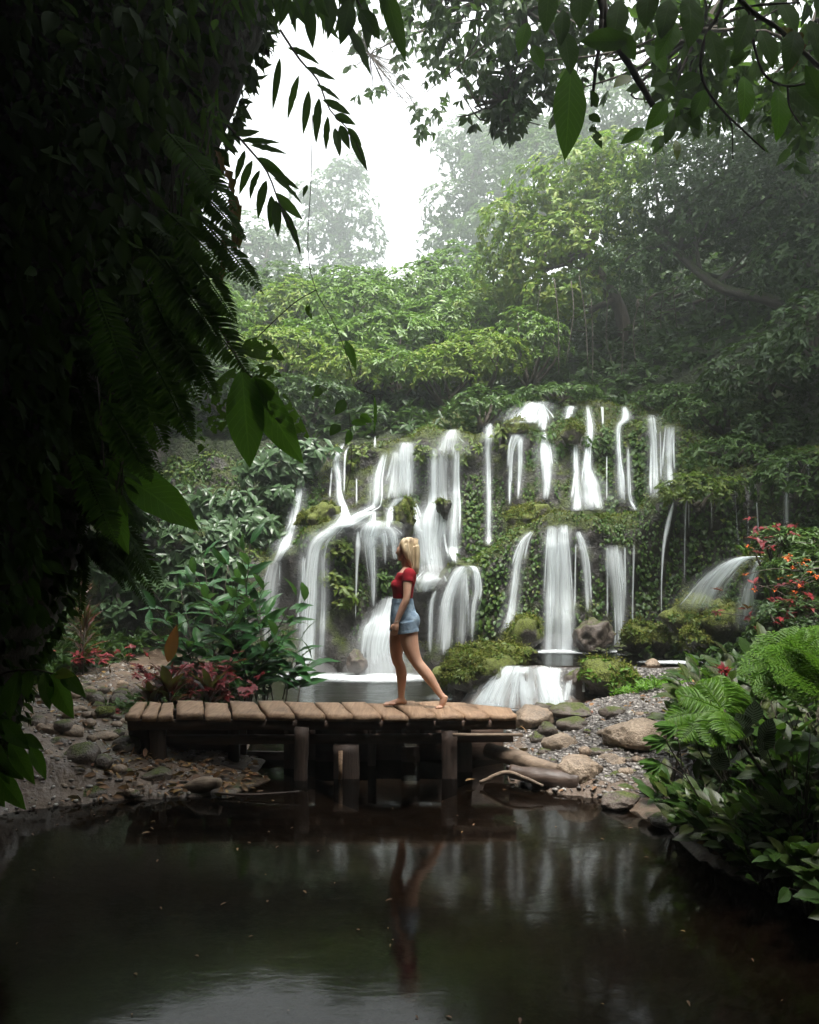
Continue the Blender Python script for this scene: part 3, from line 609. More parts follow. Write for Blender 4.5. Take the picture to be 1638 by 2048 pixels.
ml_fern = M_leaf('fern_leaf', [(.07, .17, .012), (.10, .22, .018), (.13, .24, .025)], trans=.45)
ml_fernd = M_leaf('shaded_fern_leaf', [(.012, .026, .008), (.02, .04, .010), (.028, .05, .012)], trans=.3)  # near-black fern leaf: shade of the left side put into its albedo
ml_ginger = M_leaf('ginger_leaf', [(.018, .065, .02), (.026, .095, .022), (.035, .11, .022)], trans=.3, rough=.34, veins=.3)
ml_red = M_leaf('red_leaf', [(.11, .006, .010), (.18, .010, .016), (.07, .006, .010), (.24, .02, .025)], trans=.25)
ml_maroon = M_leaf('maroon_leaf', [(.07, .02, .018), (.12, .03, .02), (.05, .03, .02), (.20, .05, .025)], trans=.25, rough=.3)
ml_orange = M_leaf('orange_petal', [(.55, .10, .012), (.62, .15, .015), (.45, .05, .012)], trans=.3)
ml_moss = M_leaf('moss_tuft', [(.085, .105, .016), (.12, .13, .02), (.16, .145, .03), (.06, .085, .014)], trans=.2, rough=.8, spec=.2)
ml_litter = M_leaf('fallen_leaf', [(.12, .06, .03), (.20, .11, .05), (.09, .05, .03), (.30, .19, .06), (.15, .06, .04)], trans=.1, rough=.6)

# ------------------------------------------------------------------ creepers and moss on the cliff
AS = np.array(allst)
def in_water(px, py, m=0.):
    out = np.zeros(len(px), bool)
    for k in range(0, len(px), 4000):
        a = px[k:k+4000, None]; b = py[k:k+4000, None]
        out[k:k+4000] = ((np.abs(a-AS[None, :, 0]) < AS[None, :, 2]*1.0+m) & (np.abs(b-AS[None, :, 1]) < 7)).any(1)
    return out
def topx(p): return 819+p[:, 0]*F_PX/p[:, 1], HOR-(p[:, 2]-CAM_H)*F_PX/p[:, 1]
def cliff_pts(n, u0=0., u1=1., v0=0., v1=1.):
    """random points on the cliff (area weighted by rejection), with normals"""
    A, B = CP.shape[:2]
    u = rng.uniform(u0*(A-1), u1*(A-1)-1e-3, n*3); v = rng.uniform(v0*(B-1), v1*(B-1)-1e-3, n*3)
    i = u.astype(int); j = v.astype(int); du = np.linalg.norm(CP[np.minimum(i+1, A-1), j]-CP[i, j], axis=1); dv = np.linalg.norm(CP[i, np.minimum(j+1, B-1)]-CP[i, j], axis=1)
    w = du*dv; s = rng.choice(len(w), n, p=w/w.sum())
    i, j = i[s], j[s]; fu = (u[s]-i)[:, None]; fv = (v[s]-j)[:, None]
    p = CP[i, j]*(1-fu)*(1-fv)+CP[i+1, j]*fu*(1-fv)+CP[i, j+1]*(1-fu)*fv+CP[i+1, j+1]*fu*fv
    return p, CN[i, j], i
iu = lambda px: np.searchsorted(cpx, px)/(len(cpx)-1)
p, n, _ = cliff_pts(72000, iu(300), iu(1720), .03, 1.)
px, py = topx(p)
cov = fbm(p, .75, 3, 51)
nz = n[:, 2]
right = sstep(880, 1010, px)                  # the right walls wear far more leaves than the left
keep = (1.5*cov+.55*right-.28+.5*fbm(p, 2.3, 2, 53)+rng.uniform(-.2, .2, len(p)) > 0) & (p[:, 2] > .35) & ~in_water(px, py)
p, n, nz = p[keep], n[keep], nz[keep]
D = unit(np.array([0, 0, -1.])+n*rng.uniform(.3, .9, (len(p), 1))+.45*rng.normal(size=(len(p), 3)))
N = unit(n+np.array([0, 0, .55])+.35*rng.normal(size=(len(p), 3)))
l = rng.uniform(.05, .105, len(p))*(1+.75*fbm(p, .9, 2, 59))
sel = rng.uniform(size=len(p)) < .1+.8*sstep(.3, .75, nz)*sstep(-.1, .3, fbm(p, 1.1, 2, 57))
b = Bag().add(*leaves(p[~sel]+n[~sel]*.03, D[~sel], N[~sel], l[~sel], l[~sel]*.62, T8)); tag(b.build('cliff_creepers', ml_cliff), kind='stuff')
b = Bag().add(*leaves(p[sel]+n[sel]*.04, D[sel]+np.array([0, 0, .5]), N[sel], l[sel]*.8, l[sel]*.5, T8)); tag(b.build('lip_greenery', ml_lime), kind='stuff')
# moss cushions on the ledge lips
p, n, _ = cliff_pts(60000, iu(520), iu(1700), .03, 1.); px, py = topx(p)
keep = (n[:, 2]+.5*fbm(p, 1.2, 3, 61) > .42) & ~in_water(px, py, -2) & (p[:, 2] > .3); p, n = p[keep], n[keep]
D = unit(n+.7*rng.normal(size=p.shape)); b = Bag().add(*leaves(p, D, rdir(len(p)), rng.uniform(.03, .07, len(p)), .022, T4)); tag(b.build('ledge_moss', ml_moss), kind='stuff')

# leafy clusters jutting from the wall, as separate plants
def wall_plant(label, px, row, D, r, n, L, mat, group, per=7, name='creeping_plant', cat='plant', down=.35, spread=1.):
    D = D or cliff_D(px, row)-.12
    c = P(px, row, D); e = empty(name, c+np.array([0, .15, 0]), label, cat, group)
    d = rng.normal(size=(n, 3)); d[:, 1] = -np.abs(d[:, 1])*.5; d = unit(d)
    C = c+d*np.array(r)*rng.uniform(.35, 1, (n, 1))
    O = unit(d*np.array([.6, .6, .5])+np.array([0, -.7, .45]))
    Bag().add(*rosettes(C, O, per, L, L*.42, down, spread, T8)).build('foliage', mat, e)
    s = Bag()
    for k in range(min(n, 14)): s.add(*tube(curve([c+np.array([0, .3, -.1]), (c+C[k])/2+np.array([0, .1, .06]), C[k]], 5), [.012, .010, .009, .007, .005], 4))
    s.build('stem', m_bark, e)
    return e
# umbrella leaved shrubs layered on the shaded wall left of the falls
for i, (px, row, rx, rz, n) in enumerate([(600, 905, .75, .32, 16), (540, 935, .85, .38, 20), (470, 1010, .7, .3, 15), (490, 1060, .8, .3, 18), (400, 1070, .8, .32, 18), (330, 1120, .7, .3, 14), (420, 1125, .7, .25, 14), (270, 1165, .6, .25, 11), (345, 1180, .5, .2, 8), (215, 1110, .7, .4, 13), (220, 1215, .35, .15, 4), (560, 985, .4, .2, 6), (300, 1040, .8, .3, 14), (380, 1000, .7, .3, 12), (230, 1000, .9, .5, 14)]):
    pos = ['just left of the forked waterfall top', 'directly beneath the large torn leaf, left of the falls', 'on the wall below the torn leaves', 'above the tall ginger leaves', 'between the ginger and the dark trunk', 'at the left of the dark recess', 'behind the ginger leaf tips', 'hanging over the dark recess', 'lowest over the dark recess', 'beside the ferny trunk', 'single low sprig in the dark recess', 'small tuft beside the far left waterfall', 'high in the gloom beside the trunk', 'under the hanging frond leaves', 'topmost in the gloom at the left'][i]
    wall_plant('umbrella leaved shrub with pale sheen, '+pos, px, row, cliff_D(px, row)-.35, (rx, .5, rz), n*2, .23, ml_pale, 'umbrella shrubs on the shaded left wall', 7, 'umbrella_shrub', 'shrub', .45)
for i, (px, row, r, lab) in enumerate([(672, 1096, .28, 'bright leafy tuft growing in the middle of the long left curtain of water'), (815, 995, .2, 'grassy tuft hanging on the rock between the veil and the central falls'), (705, 905, .35, 'leafy clump between the forked falls at the top left'), (940, 905, .45, 'bright green leafy column between the tall central fall and the single straight fall'), (850, 905, .25, 'leaf tuft right of the wide veil'),
     (1205, 880, .35, 'leaf clump hanging between the braided and the kinked falls'), (1010, 880, .35, 'leaf mound left of the pair of slim falls'), (1110, 880, .4, 'leaf mound right of the pair of slim falls'), (660, 1155, .2, 'small leaf tuft low on the dark wall behind the left curtain'), (770, 1165, .2, 'small leaf tuft low on the dark wall behind the woman'), (690, 1190, .25, 'hanging leaf trail on the dark wall left of the woman')]):
    wall_plant(lab, px, row, None, (r, r*.4, r*.8), 14, .13, [ml_lime, ml_cliff][i % 2] if i not in (0, 3) else ml_lime, 'leafy tufts among the falls', 6)

# ------------------------------------------------------------------ shrubs on the hillside
def crown_pts(c, r, n, seed, lump=.35, lo=-.55, fill=.25):
    d = rdir(int(n*1.7)); d = d[d[:, 2] > lo][:n]
    f = 1+lump*fbm(d*np.array(r)/max(r), 2.2, 3, seed)+lump*.5*fbm(d, 5., 2, seed+1)
    s = np.where(rng.uniform(size=len(d)) < fill, rng.uniform(.45, .95, len(d)), 1.)
    return np.asarray(c)+d*np.array(r)*(f*s)[:, None], unit(d/np.array(r)), f
def shrub(label, px, row, D, r, n, L, mat, group, per=7, name='shrub', droop=.3, lump=.4, cat='shrub', gap=.0, ground=None):
    L *= .84; n = int(n*1.3)
    c = P(px, row, D); base = np.array([c[0], c[1]+.1, ground if ground is not None else max(c[2]-r[2]*1.3, min(hillz(c[0], max(D, 17.4)), c[2]-.3))])
    e = empty(name, base, label, cat, group)
    C, O, f = crown_pts(c, r, n, int(px+row), lump)
    if gap: k = fbm(C, 1.3/min(r), 2, int(px)) > -gap; C, O = C[k], O[k]
    Bag().add(*rosettes(C, O+np.array([0, -.15, .45]), per, L, L*.42, droop, 1., T8 if L > .2 else T4)).build('foliage', mat, e)
    s = Bag()
    for k in range(9):
        t = C[rng.integers(len(C))]*.85+c*.15
        s.add(*tube(curve([base+rng.normal(size=3)*.05, base*.5+t*.5+rng.normal(size=3)*.12*max(r)+np.array([0, 0, .1]), t], 6), np.linspace(.05, .012, 6)*max(r)**.5, 5))
    s.build('stem', m_bark, e)
    return e
G = 'shrubs on the misty hillside'
for i, (px, row, D, r, n, L, mat, lab) in enumerate([
  (640, 700, 20.5, (1.3, 1.0, .8), 240, .20, ml_bush, 'rounded hillside shrub at the left end of the bushy bank, above the forked falls'),
  (730, 640, 22.5, (1.5, 1.2, 1.0), 300, .21, ml_bush, 'pale sunlit shrub on the hillside left of the sky gap foot'),
  (840, 600, 24.0, (1.6, 1.2, 1.0), 300, .22, ml_bush, 'big domed shrub right below the bright sky gap'),
  (930, 575, 25.5, (1.7, 1.2, 1.1), 300, .23, ml_bush, 'hazy top shrub right of the sky gap'),
  (700, 590, 25., (1.3, 1., .8), 220, .22, ml_bush, 'hazy shrub at the skyline left of the sky gap'),
  (590, 640, 24., (1.4, 1., 1.), 240, .22, ml_yel, 'yellowish shrub behind the torn hanging leaves'),
  (790, 690, 21., (1.4, 1., .8), 280, .20, ml_bush, 'leafy shrub in the middle of the bushy bank'),
  (900, 660, 22., (1.4, 1.1, .9), 280, .21, ml_bush, 'broad shrub in the middle right of the bushy bank'),
  (1000, 640, 22.5, (1.3, 1.1, .9), 260, .21, ml_yel, 'yellow green shrub where the bushy bank meets the big tree'),
  (560, 720, 19.5, (1.1, .9, .8), 200, .19, ml_yel, 'feathery yellow green shrub behind the hanging three leaved branch'),
  (700, 750, 19.0, (1.1, .8, .6), 220, .17, ml_yel, 'low yellow green shrub above the wide veil'),
  (800, 750, 19.0, (1.0, .8, .5), 200, .17, ml_bush, 'low shrub with small leaves above the veil and the central falls'),
  (890, 745, 18.8, (1.0, .8, .6), 220, .16, ml_yel, 'bright low shrub above the central falls'),
  (970, 720, 19.0, (1.0, .8, .7), 230, .15, ml_yel, 'upright small leaved shrub at the left of the dark hollow'),
  (1060, 690, 19.5, (.9, .8, .8), 220, .14, ml_bush, 'small leaved shrub half swallowed by the dark hollow'),
  (620, 800, 17.9, (1., .7, .5), 160, .17, ml_dark, 'shaded shrub at the rim above the far left waterfall'),
      (970, 815, 17.2, (.8, .6, .35), 120, .15, ml_cliff, 'dark leafy shrub left of the highest cascade'),
  (1120, 790, 17.3, (.8, .5, .22), 110, .13, ml_cliff, 'mossy low shrub right of the highest cascade'),
    (1360, 800, 16.9, (.9, .5, .3), 120, .14, ml_cliff, 'low shrub above the soft double veil'),
  (1450, 830, 15.6, (1., .6, .45), 170, .14, ml_cliff, 'drooping shrub on the dark right slope beyond the double veil'),
  (1480, 915, 14.2, (.9, .5, .4), 170, .13, ml_cliff, 'shaded shrub spilling over the right ledge'),
  (1580, 870, 14.4, (1.0, .6, .5), 180, .14, ml_dark, 'dark shrub near the right edge on the upper slope'),
  (1600, 960, 13., (.7, .5, .5), 130, .13, ml_cliff, 'shaded leafy shrub above the red leaved plant'),
  (1540, 760, 15.0, (1.1, .8, .8), 210, .17, ml_dark, 'dark feathery shrub below the leaning trunk'),
  (1640, 690, 13.5, (.9, .8, .9), 200, .18, ml_dark, 'dark shrub at the right edge below the leaning trunk'),
  (1400, 985, 13.5, (.7, .5, .3), 110, .12, ml_lime, 'lime green clump beside the lip of the single jet'),
]):
    shrub(lab, px, row, D, r, int(n*1.15), L, mat, G, 8)

# ------------------------------------------------------------------ trees
def tree(label, trunk, rad, lobes, L, mat, n, group, per=6, bark=None, name='tree', gap=.15, droop=.35, T=T4, limbs=True, lump=.45):
    trunk = np.array(trunk, float)
    e = empty(name, trunk[0], label, 'tree', group)
    b = Bag(); tc = curve(trunk, 16)
    b.add(*tube(tc, np.linspace(rad, rad*.4, 16), 9, True, .15, 3))
    if limbs:
        for c, r in lobes:
            c = np.array(c); k = np.argmin(np.linalg.norm(tc-c, axis=1)+3*(np.arange(16) < 5)); k = min(k, 14)
            for j in range(3):
                t = c+rng.normal(size=3)*np.array(r)*.45; s0 = tc[max(3, k-rng.integers(0, 4))]
                b.add(*tube(curve([s0, (s0+t)/2+rng.normal(size=3)*.12*np.linalg.norm(t-s0)*.6, t], 9), np.linspace(rad*.38, rad*.07, 9), 6))
    b.build('trunk', bark or m_bark, e)
    tot = sum(r[0]*r[2]+r[0]*r[1] for _, r in lobes); f = Bag()
    for c, r in lobes:
        C, O, _ = crown_pts(c, r, int(n*(r[0]*r[2]+r[0]*r[1])/tot), int(abs(c[0])*37+abs(c[2])*11), lump, -.9, .45)
        if gap: k = fbm(C, 2.4/max(r), 2, 7) > -gap; C, O = C[k], O[k]
        f.add(*rosettes(C, O+np.array([0, 0, .35]), per, L, L*.42, droop, 1., T))
    f.build('crown', mat, e)
    return e
def lobes(lst, far=1.): return [(P(px, row, D*far), tuple(v*far for v in r)) for px, row, D, r in lst]
GT = 'trees around the gorge'
tree('tall slender pale tree fading into mist left of the sky gap', [P(690, 640, 78), P(685, 520, 78), P(670, 420, 78)], .35, lobes([(680, 400, 46, (2.0, 1.6, 1.9)), (640, 470, 46, (1.7, 1.5, 1.5)), (715, 480, 46, (1.5, 1.4, 1.7)), (700, 350, 46, (1.0, 1., .9)), (690, 550, 45, (1.9, 1.6, 1.3)), (610, 400, 46, (.9, .8, .8))], 1.7), 0.58, ml_far, 1500, GT, 6, gap=.02)
tree('misty broad tree far left, partly behind the hanging fronds', [P(520, 660, 67), P(525, 560, 67), P(540, 480, 67)], .35, lobes([(520, 500, 42, (2.4, 1.6, 1.6)), (560, 590, 41, (2.0, 1.6, 1.4)), (460, 570, 42, (2.0, 1.6, 1.8)), (620, 600, 40, (1.6, 1.3, 1.2)), (420, 470, 42, (1.6, 1.3, 1.6))], 1.6), 0.51, ml_far, 1700, GT, 6, gap=.05)
tree('hazy tall tree behind, just right of the sky gap', [P(960, 560, 65), P(950, 430, 65), P(940, 330, 65)], .4, lobes([(950, 300, 38, (1.9, 1.6, 1.3)), (930, 420, 37, (1.9, 1.6, 1.3)), (900, 490, 36, (1.4, 1.3, .9)), (1010, 370, 36, (2.0, 1.6, 1.9)), (1010, 270, 38, (1.9, 1.5, 1.3)), (985, 480, 34, (1.8, 1.5, 1.4))], 1.7), 0.51, ml_far, 2200, GT, 6, gap=.1)
tree('bluish misty tree high behind the yellow green tree', [P(1090, 520, 50), P(1085, 400, 50), P(1080, 300, 50)], .35, lobes([(1090, 270, 33, (2.2, 1.6, 1.4)), (1170, 240, 32, (2.2, 1.6, 1.6)), (1110, 360, 31, (2., 1.6, 1.6)), (1270, 220, 30, (2., 1.6, 1.4))], 1.5), 0.42, ml_far, 1900, GT, 6, gap=.12)
tree('yellow green leafy tree lit from above in the middle of the right slope', [P(1250, 720, 21), P(1240, 620, 21), P(1180, 520, 21), P(1150, 440, 21)], .22, lobes([(1150, 380, 21, (1.5, 1.3, .9)), (1050, 460, 21, (1.3, 1.2, .9)), (1230, 330, 21.5, (1.4, 1.2, .7)), (1130, 500, 20.2, (1.5, 1.2, .8)), (1020, 550, 21, (.9, 1., .8)), (1200, 430, 20.5, (1.3, 1.1, .8)), (1110, 600, 20.2, (1.1, 1., .6))]), .17, ml_yel, 2400, GT, 7, gap=.22, T=T8)
tree('wide dark tree over the hollow with a leaning moss grown trunk', [P(1660, 660, 17), P(1540, 600, 17.3), P(1440, 575, 17.6), P(1350, 500, 18), P(1300, 440, 18.5)], .15, lobes([(1330, 420, 18.5, (1.5, 1.3, .8)), (1440, 380, 18, (1.6, 1.4, 1.)), (1270, 530, 18.5, (1.2, 1.1, .5)), (1540, 420, 17.5, (1.4, 1.3, .9)), (1400, 470, 18.2, (1.4, 1.3, .5)), (1500, 300, 19, (1.7, 1.4, .9)), (1360, 330, 19.5, (1.5, 1.3, .8))]), .13, ml_dark, 3300, GT, 7, bark=m_barkmoss, gap=.25)
tree('dark dense tree filling the right edge behind the leaning trunk', [P(1700, 800, 18), P(1690, 600, 18), P(1650, 420, 18)], .3, lobes([(1620, 360, 17.5, (1.6, 1.4, 1.2)), (1640, 520, 17, (1.5, 1.3, 1.0)), (1560, 520, 18.5, (1.3, 1.2, .8)), (1640, 240, 18.5, (1.7, 1.4, 1.3)), (1500, 220, 20, (1.7, 1.4, 1.1))]), .15, ml_dark, 2600, GT, 7, gap=.2)
tree('shadowy tree at the back of the dark hollow', [P(1240, 790, 22), P(1250, 700, 22), P(1280, 600, 22)], .2, lobes([(1300, 600, 22, (1.8, 1.3, 1.2)), (1420, 640, 21.5, (1.8, 1.3, 1.2)), (1180, 650, 22.5, (1.5, 1.2, .9)), (1540, 640, 20, (1.6, 1.2, 1.2))]), .17, ml_dark, 1700, GT, 6, gap=.1)
# hanging lianas and thin stems in the hollow
for i in range(16):
    px = 1080+i*27+rng.uniform(-10, 10); D = rng.uniform(17.5, 19.5); a = P(px, rng.uniform(540, 610), D); b2 = P(px+rng.uniform(-25, 25), rng.uniform(720, 800), D)
    b = Bag().add(*tube(curve([a, (a+b2)/2+rng.normal(size=3)*.12, b2], 10), .008+.006*rng.uniform(), 4))
    tag(b.build('liana', m_bark, loc=b2), 'thin bare liana hanging in the dark hollow under the leaning tree', 'vine', 'lianas in the dark hollow')

# more growth on the left rim, and undergrowth covering the hillside
for px, row, D, r, n, L, mat, lab in [(480, 790, 17.9, (1.1, .8, .7), 200, .19, ml_dark, 'shaded shrub on the rim behind the torn leaves'), (390, 760, 18.5, (1.2, .8, .8), 200, .19, ml_dark, 'dark shrub on the left rim beside the ferny trunk'), (300, 800, 17.8, (1.2, .8, .8), 200, .19, ml_dark, 'dark shrub half hidden behind the trunk'), (450, 690, 21, (1.4, 1., 1.), 240, .2, ml_bush, 'hazy shrub seen through the fern frond'), (380, 620, 23, (1.5, 1., 1.1), 240, .21, ml_bush, 'hazy shrub at the left beyond the small fern tip'), (500, 610, 26, (1.5, 1., 1.), 240, .22, ml_far, 'misty shrub between the withered leaves and the pale tree'), (570, 590, 28, (1.5, 1., 1.), 220, .22, ml_far, 'misty shrub at the foot of the pale tree')]:
    shrub(lab, px, row, D, r, n, L, mat, G, 8)
n = 15000; x = rng.uniform(-17, 17, n); y = rng.uniform(17.4, 34, n); q = np.stack([x, y, hill_h(x, y)+rng.uniform(0, .5, n)], 1)
tag(Bag().add(*rosettes(q, np.tile([0, -.5, 1.], (n, 1))+.5*rng.normal(size=(n, 3)), 6, .24, .10, .2, 1., T4)).build('undergrowth', ml_dark), kind='stuff')
n = 500; x = rng.uniform(3., 9.5, n); y = rng.uniform(17.3, 20, n)
# ------------------------------------------------------------------ footbridge
DECK = .615; YF = 7.64
br = empty('footbridge', (-.85, 8., 0), 'rustic plank footbridge on rough timber posts across the stream', 'bridge')
front = [249, 281, 314, 349, 409, 464, 533, 593, 653, 706, 765, 820, 874, 930, 983, 1036]
back = [271, 296, 325, 350, 406, 457, 511, 568, 628, 680, 733, 781, 829, 880, 930, 985]
fx = lambda px: (px-819)*YF/F_PX
bx = lambda px: (px-819)*8.37/F_PX
def plank(k):
    g = .010
    x0, x1 = fx(front[k])+g, fx(front[k+1])-g; b0, b1 = bx(back[k])+g, bx(back[k+1])-g
    yf0, yf1 = YF+rng.uniform(-.035, .03), YF+rng.uniform(-.035, .03); yb0, yb1 = 8.37+rng.uniform(-.04, .05), 8.37+rng.uniform(-.04, .05)
    if k == 14: yb1 = 8.06; b1 = b1*0+fx(1036)-.03
    if k == 13: yb1 = 8.36
    z = DECK+rng.uniform(-.010, .012); th = .055+rng.uniform(-.006, .008); n = 8; m = 5
    tl = rng.uniform(-.009, .009); wb = rng.uniform(-.004, .004)
    V = []
    for lay in (0, 1):
        for i in range(n):
            t = i/(n-1)
            for j in range(m):
                s = j/(m-1)
                xa = x0*(1-t)+b0*t; xb = x1*(1-t)+b1*t; ya = yf0*(1-t)+yb0*t; yb = yf1*(1-t)+yb1*t
                x = xa*(1-s)+xb*s; y = ya*(1-s)+yb*s
                if j in (0, m-1): x += .006*math.sin(9*t+k*2+j)
                if i == 0: y += .012*math.sin(7*s+k)
                zt = z+tl*(s-.5)+wb*math.sin(3*t)-(.0015 if (lay and (i in (0, n-1) or j in (0, m-1))) else 0)
                V.append([x, y, zt-(0 if lay else th)])
    V = np.array(V); V[:, 2] += .0018*fbm(V, 16, 3, k); V[:, 1] += .008*fbm(V, 14, 2, k+50)*((V[:, 1] < YF+.06) | (V[:, 1] > 8.3))
    q = []; A = n*m; I = lambda l, i, j: l*A+i*m+j
    for i in range(n-1):
        for j in range(m-1):
            q.append([I(1, i, j), I(1, i, j+1), I(1, i+1, j+1), I(1, i+1, j)]); q.append([I(0, i, j), I(0, i+1, j), I(0, i+1, j+1), I(0, i, j+1)])
    for j in range(m-1): q.append([I(0, 0, j), I(0, 0, j+1), I(1, 0, j+1), I(1, 0, j)]); q.append([I(0, n-1, j+1), I(0, n-1, j), I(1, n-1, j), I(1, n-1, j+1)])
    for i in range(n-1): q.append([I(0, i+1, 0), I(0, i, 0), I(1, i, 0), I(1, i+1, 0)]); q.append([I(0, i, m-1), I(0, i+1, m-1), I(1, i+1, m-1), I(1, i, m-1)])
    o = obj('plank', V, [np.array(q)], m_plank, br, smooth=False)
for k in range(15): plank(k)
def beam(name, a, b, w, h, mat, parent=br, n=9, seed=0):
    """rough timber from a to b, width w (along y / x) and height h"""
    a = np.array(a, float); b = np.array(b, float); t = unit(b-a); up = np.array([0, 0, 1.]) if abs(t[2]) < .8 else np.array([0, 1., 0])
    x = unit(np.cross(t, up)); u = np.cross(x, t); V = []
    for i in range(n):
        c = a+(b-a)*i/(n-1)
        for sx, sy in ((-1, -1), (-1, .2), (-1, 1), (0, 1.02), (1, 1), (1.02, 0), (1, -1), (0, -1)): V.append(c+x*sx*w/2+u*sy*h/2)
    V = np.array(V); V = V+np.stack([fbm(V, 5, 2, seed+k) for k in range(3)], 1)*min(w, h, .15)*.15
    q = [[i*8+j, i*8+(j+1) % 8, (i+1)*8+(j+1) % 8, (i+1)*8+j] for i in range(n-1) for j in range(8)]
    return obj(name, V, [np.array(q), np.array([list(range(8))[::-1], list(range((n-1)*8, n*8))])], mat, parent, smooth=False)
X = lambda px, D=YF: (px-819)*D/F_PX
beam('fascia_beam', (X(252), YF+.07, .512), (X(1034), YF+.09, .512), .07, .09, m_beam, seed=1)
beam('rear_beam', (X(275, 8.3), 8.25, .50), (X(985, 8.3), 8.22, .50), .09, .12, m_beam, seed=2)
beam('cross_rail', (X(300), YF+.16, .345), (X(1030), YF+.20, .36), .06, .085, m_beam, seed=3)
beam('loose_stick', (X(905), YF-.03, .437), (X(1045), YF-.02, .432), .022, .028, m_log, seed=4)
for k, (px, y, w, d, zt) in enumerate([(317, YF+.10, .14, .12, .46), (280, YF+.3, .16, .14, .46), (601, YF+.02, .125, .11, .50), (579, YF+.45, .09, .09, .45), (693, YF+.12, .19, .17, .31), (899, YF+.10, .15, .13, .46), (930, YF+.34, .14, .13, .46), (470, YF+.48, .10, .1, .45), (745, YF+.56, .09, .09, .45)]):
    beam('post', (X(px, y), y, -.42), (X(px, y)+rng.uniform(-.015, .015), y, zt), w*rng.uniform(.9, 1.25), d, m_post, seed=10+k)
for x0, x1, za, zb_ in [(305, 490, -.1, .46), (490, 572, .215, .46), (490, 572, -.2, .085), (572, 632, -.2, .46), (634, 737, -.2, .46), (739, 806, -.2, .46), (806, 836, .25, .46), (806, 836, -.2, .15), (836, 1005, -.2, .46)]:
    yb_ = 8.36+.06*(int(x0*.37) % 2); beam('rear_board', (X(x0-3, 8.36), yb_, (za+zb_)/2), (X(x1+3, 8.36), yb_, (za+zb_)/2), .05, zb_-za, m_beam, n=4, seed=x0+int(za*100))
# split pale wood on the thick middle post
obj('split_face', *(lambda B: (B[0], B[1]))(Bag().add(*box((X(682, YF)-.005, YF+.022, .12), (.045, .02, .30), 0, .006)).get()), m_plank, br, smooth=False)

# ------------------------------------------------------------------ rocks
def rock(label, px, row, w, h, mat=None, D=None, depth=None, group=None, seed=None, sub=3, name='rock', rough=.22, cat='rock', sink=.25):
    """a stone whose foot is seen at (px,row); w, h are pixels in the photo"""
    seed = int(px*3+row) if seed is None else seed
    if D is None:
        D = 6.
        for _ in range(30):   # walk the view ray to the ground
            q = P(px, row, D); g = max(hgt(q[0], D), 0.)
            if q[2] <= g+.01: break
            D += .25
        D = min(max(D, 4.), 14)
    s = D/F_PX; rx = w*s/2; rz = h*s/(2-sink); c = P(px, row, D); c[1] += rx*.5
    c[2] += rz*(1-2*sink*.5)
    V, Fs = rock_mesh(c, (rx, depth or rx*.85, rz), seed, sub, rough, rng.uniform(-.4, .4))
    o = obj(name, V, Fs, mat or m_rock, loc=(c[0], c[1], c[2]-rz))
    return tag(o, label, cat, group)
GL, GR = 'stones on the left bank', 'stones on the right bank'
for px, row, w, h, mt, lab in [
  (155, 1555, 92, 68, m_stone_d, 'big round dark brown stone on the left bank near the water'), (235, 1590, 90, 46, m_stone_d, 'dark boulder beside the big round stone at the water edge'), (165, 1612, 100, 42, m_stone_d, 'low wet black rock lapped by water on the left shore'), (250, 1515, 60, 40, m_stone_d, 'pale topped stone wedged beside the left end of the bridge'),
  (142, 1478, 48, 26, m_rock, 'smooth oval stone in the middle of the left bank path'), (140, 1488, 34, 24, m_rock, 'egg shaped stone in front of the smooth oval stone'), (200, 1485, 64, 20, m_rock, 'flat slab stone on the left bank path'), (233, 1500, 52, 24, m_rock, 'rounded brown stone close to the left end of the bridge'),
  (70, 1460, 40, 26, m_stone_d, 'dark stone half under leaves at the far left'), (100, 1475, 46, 24, m_rock, 'dull brown stone left of the smooth oval stone'), (205, 1440, 44, 30, m_mossy, 'mossy stone just behind the left end of the bridge'), (232, 1418, 52, 30, m_stone_d, 'large dark stone behind the left end of the bridge'),
  (190, 1412, 40, 24, m_stone_d, 'stone in the middle of the narrow path'), (155, 1428, 36, 16, m_rock, 'small flat stone on the path'), (175, 1455, 30, 16, m_rock, 'small tan stone on the path'), (110, 1500, 60, 20, m_stone_d, 'wet flat rock beside the trickle at left'), (80, 1590, 70, 34, m_stone_d, 'dark wet rock under the leaves at the left shore'), (310, 1570, 70, 30, m_stone_d, 'dark broken rock below the left bridge post'), (200, 1540, 50, 30, m_stone_d, 'dark stone behind the boulder at the left shore')]:
    rock(lab, px, row, w, h, mt, group=GL)
for i in range(130):
    px = rng.uniform(40, 300); row = rng.uniform(1370, 1600); w = rng.uniform(12, 26)*(1+1.1*rng.uniform()**3)
    rock('small brown stone lying among others on the left bank path', px, row, w, w*rng.uniform(.4, .7), [m_rock, m_stone_d][i % 2], group='small stones scattered over the left bank path', sub=2)
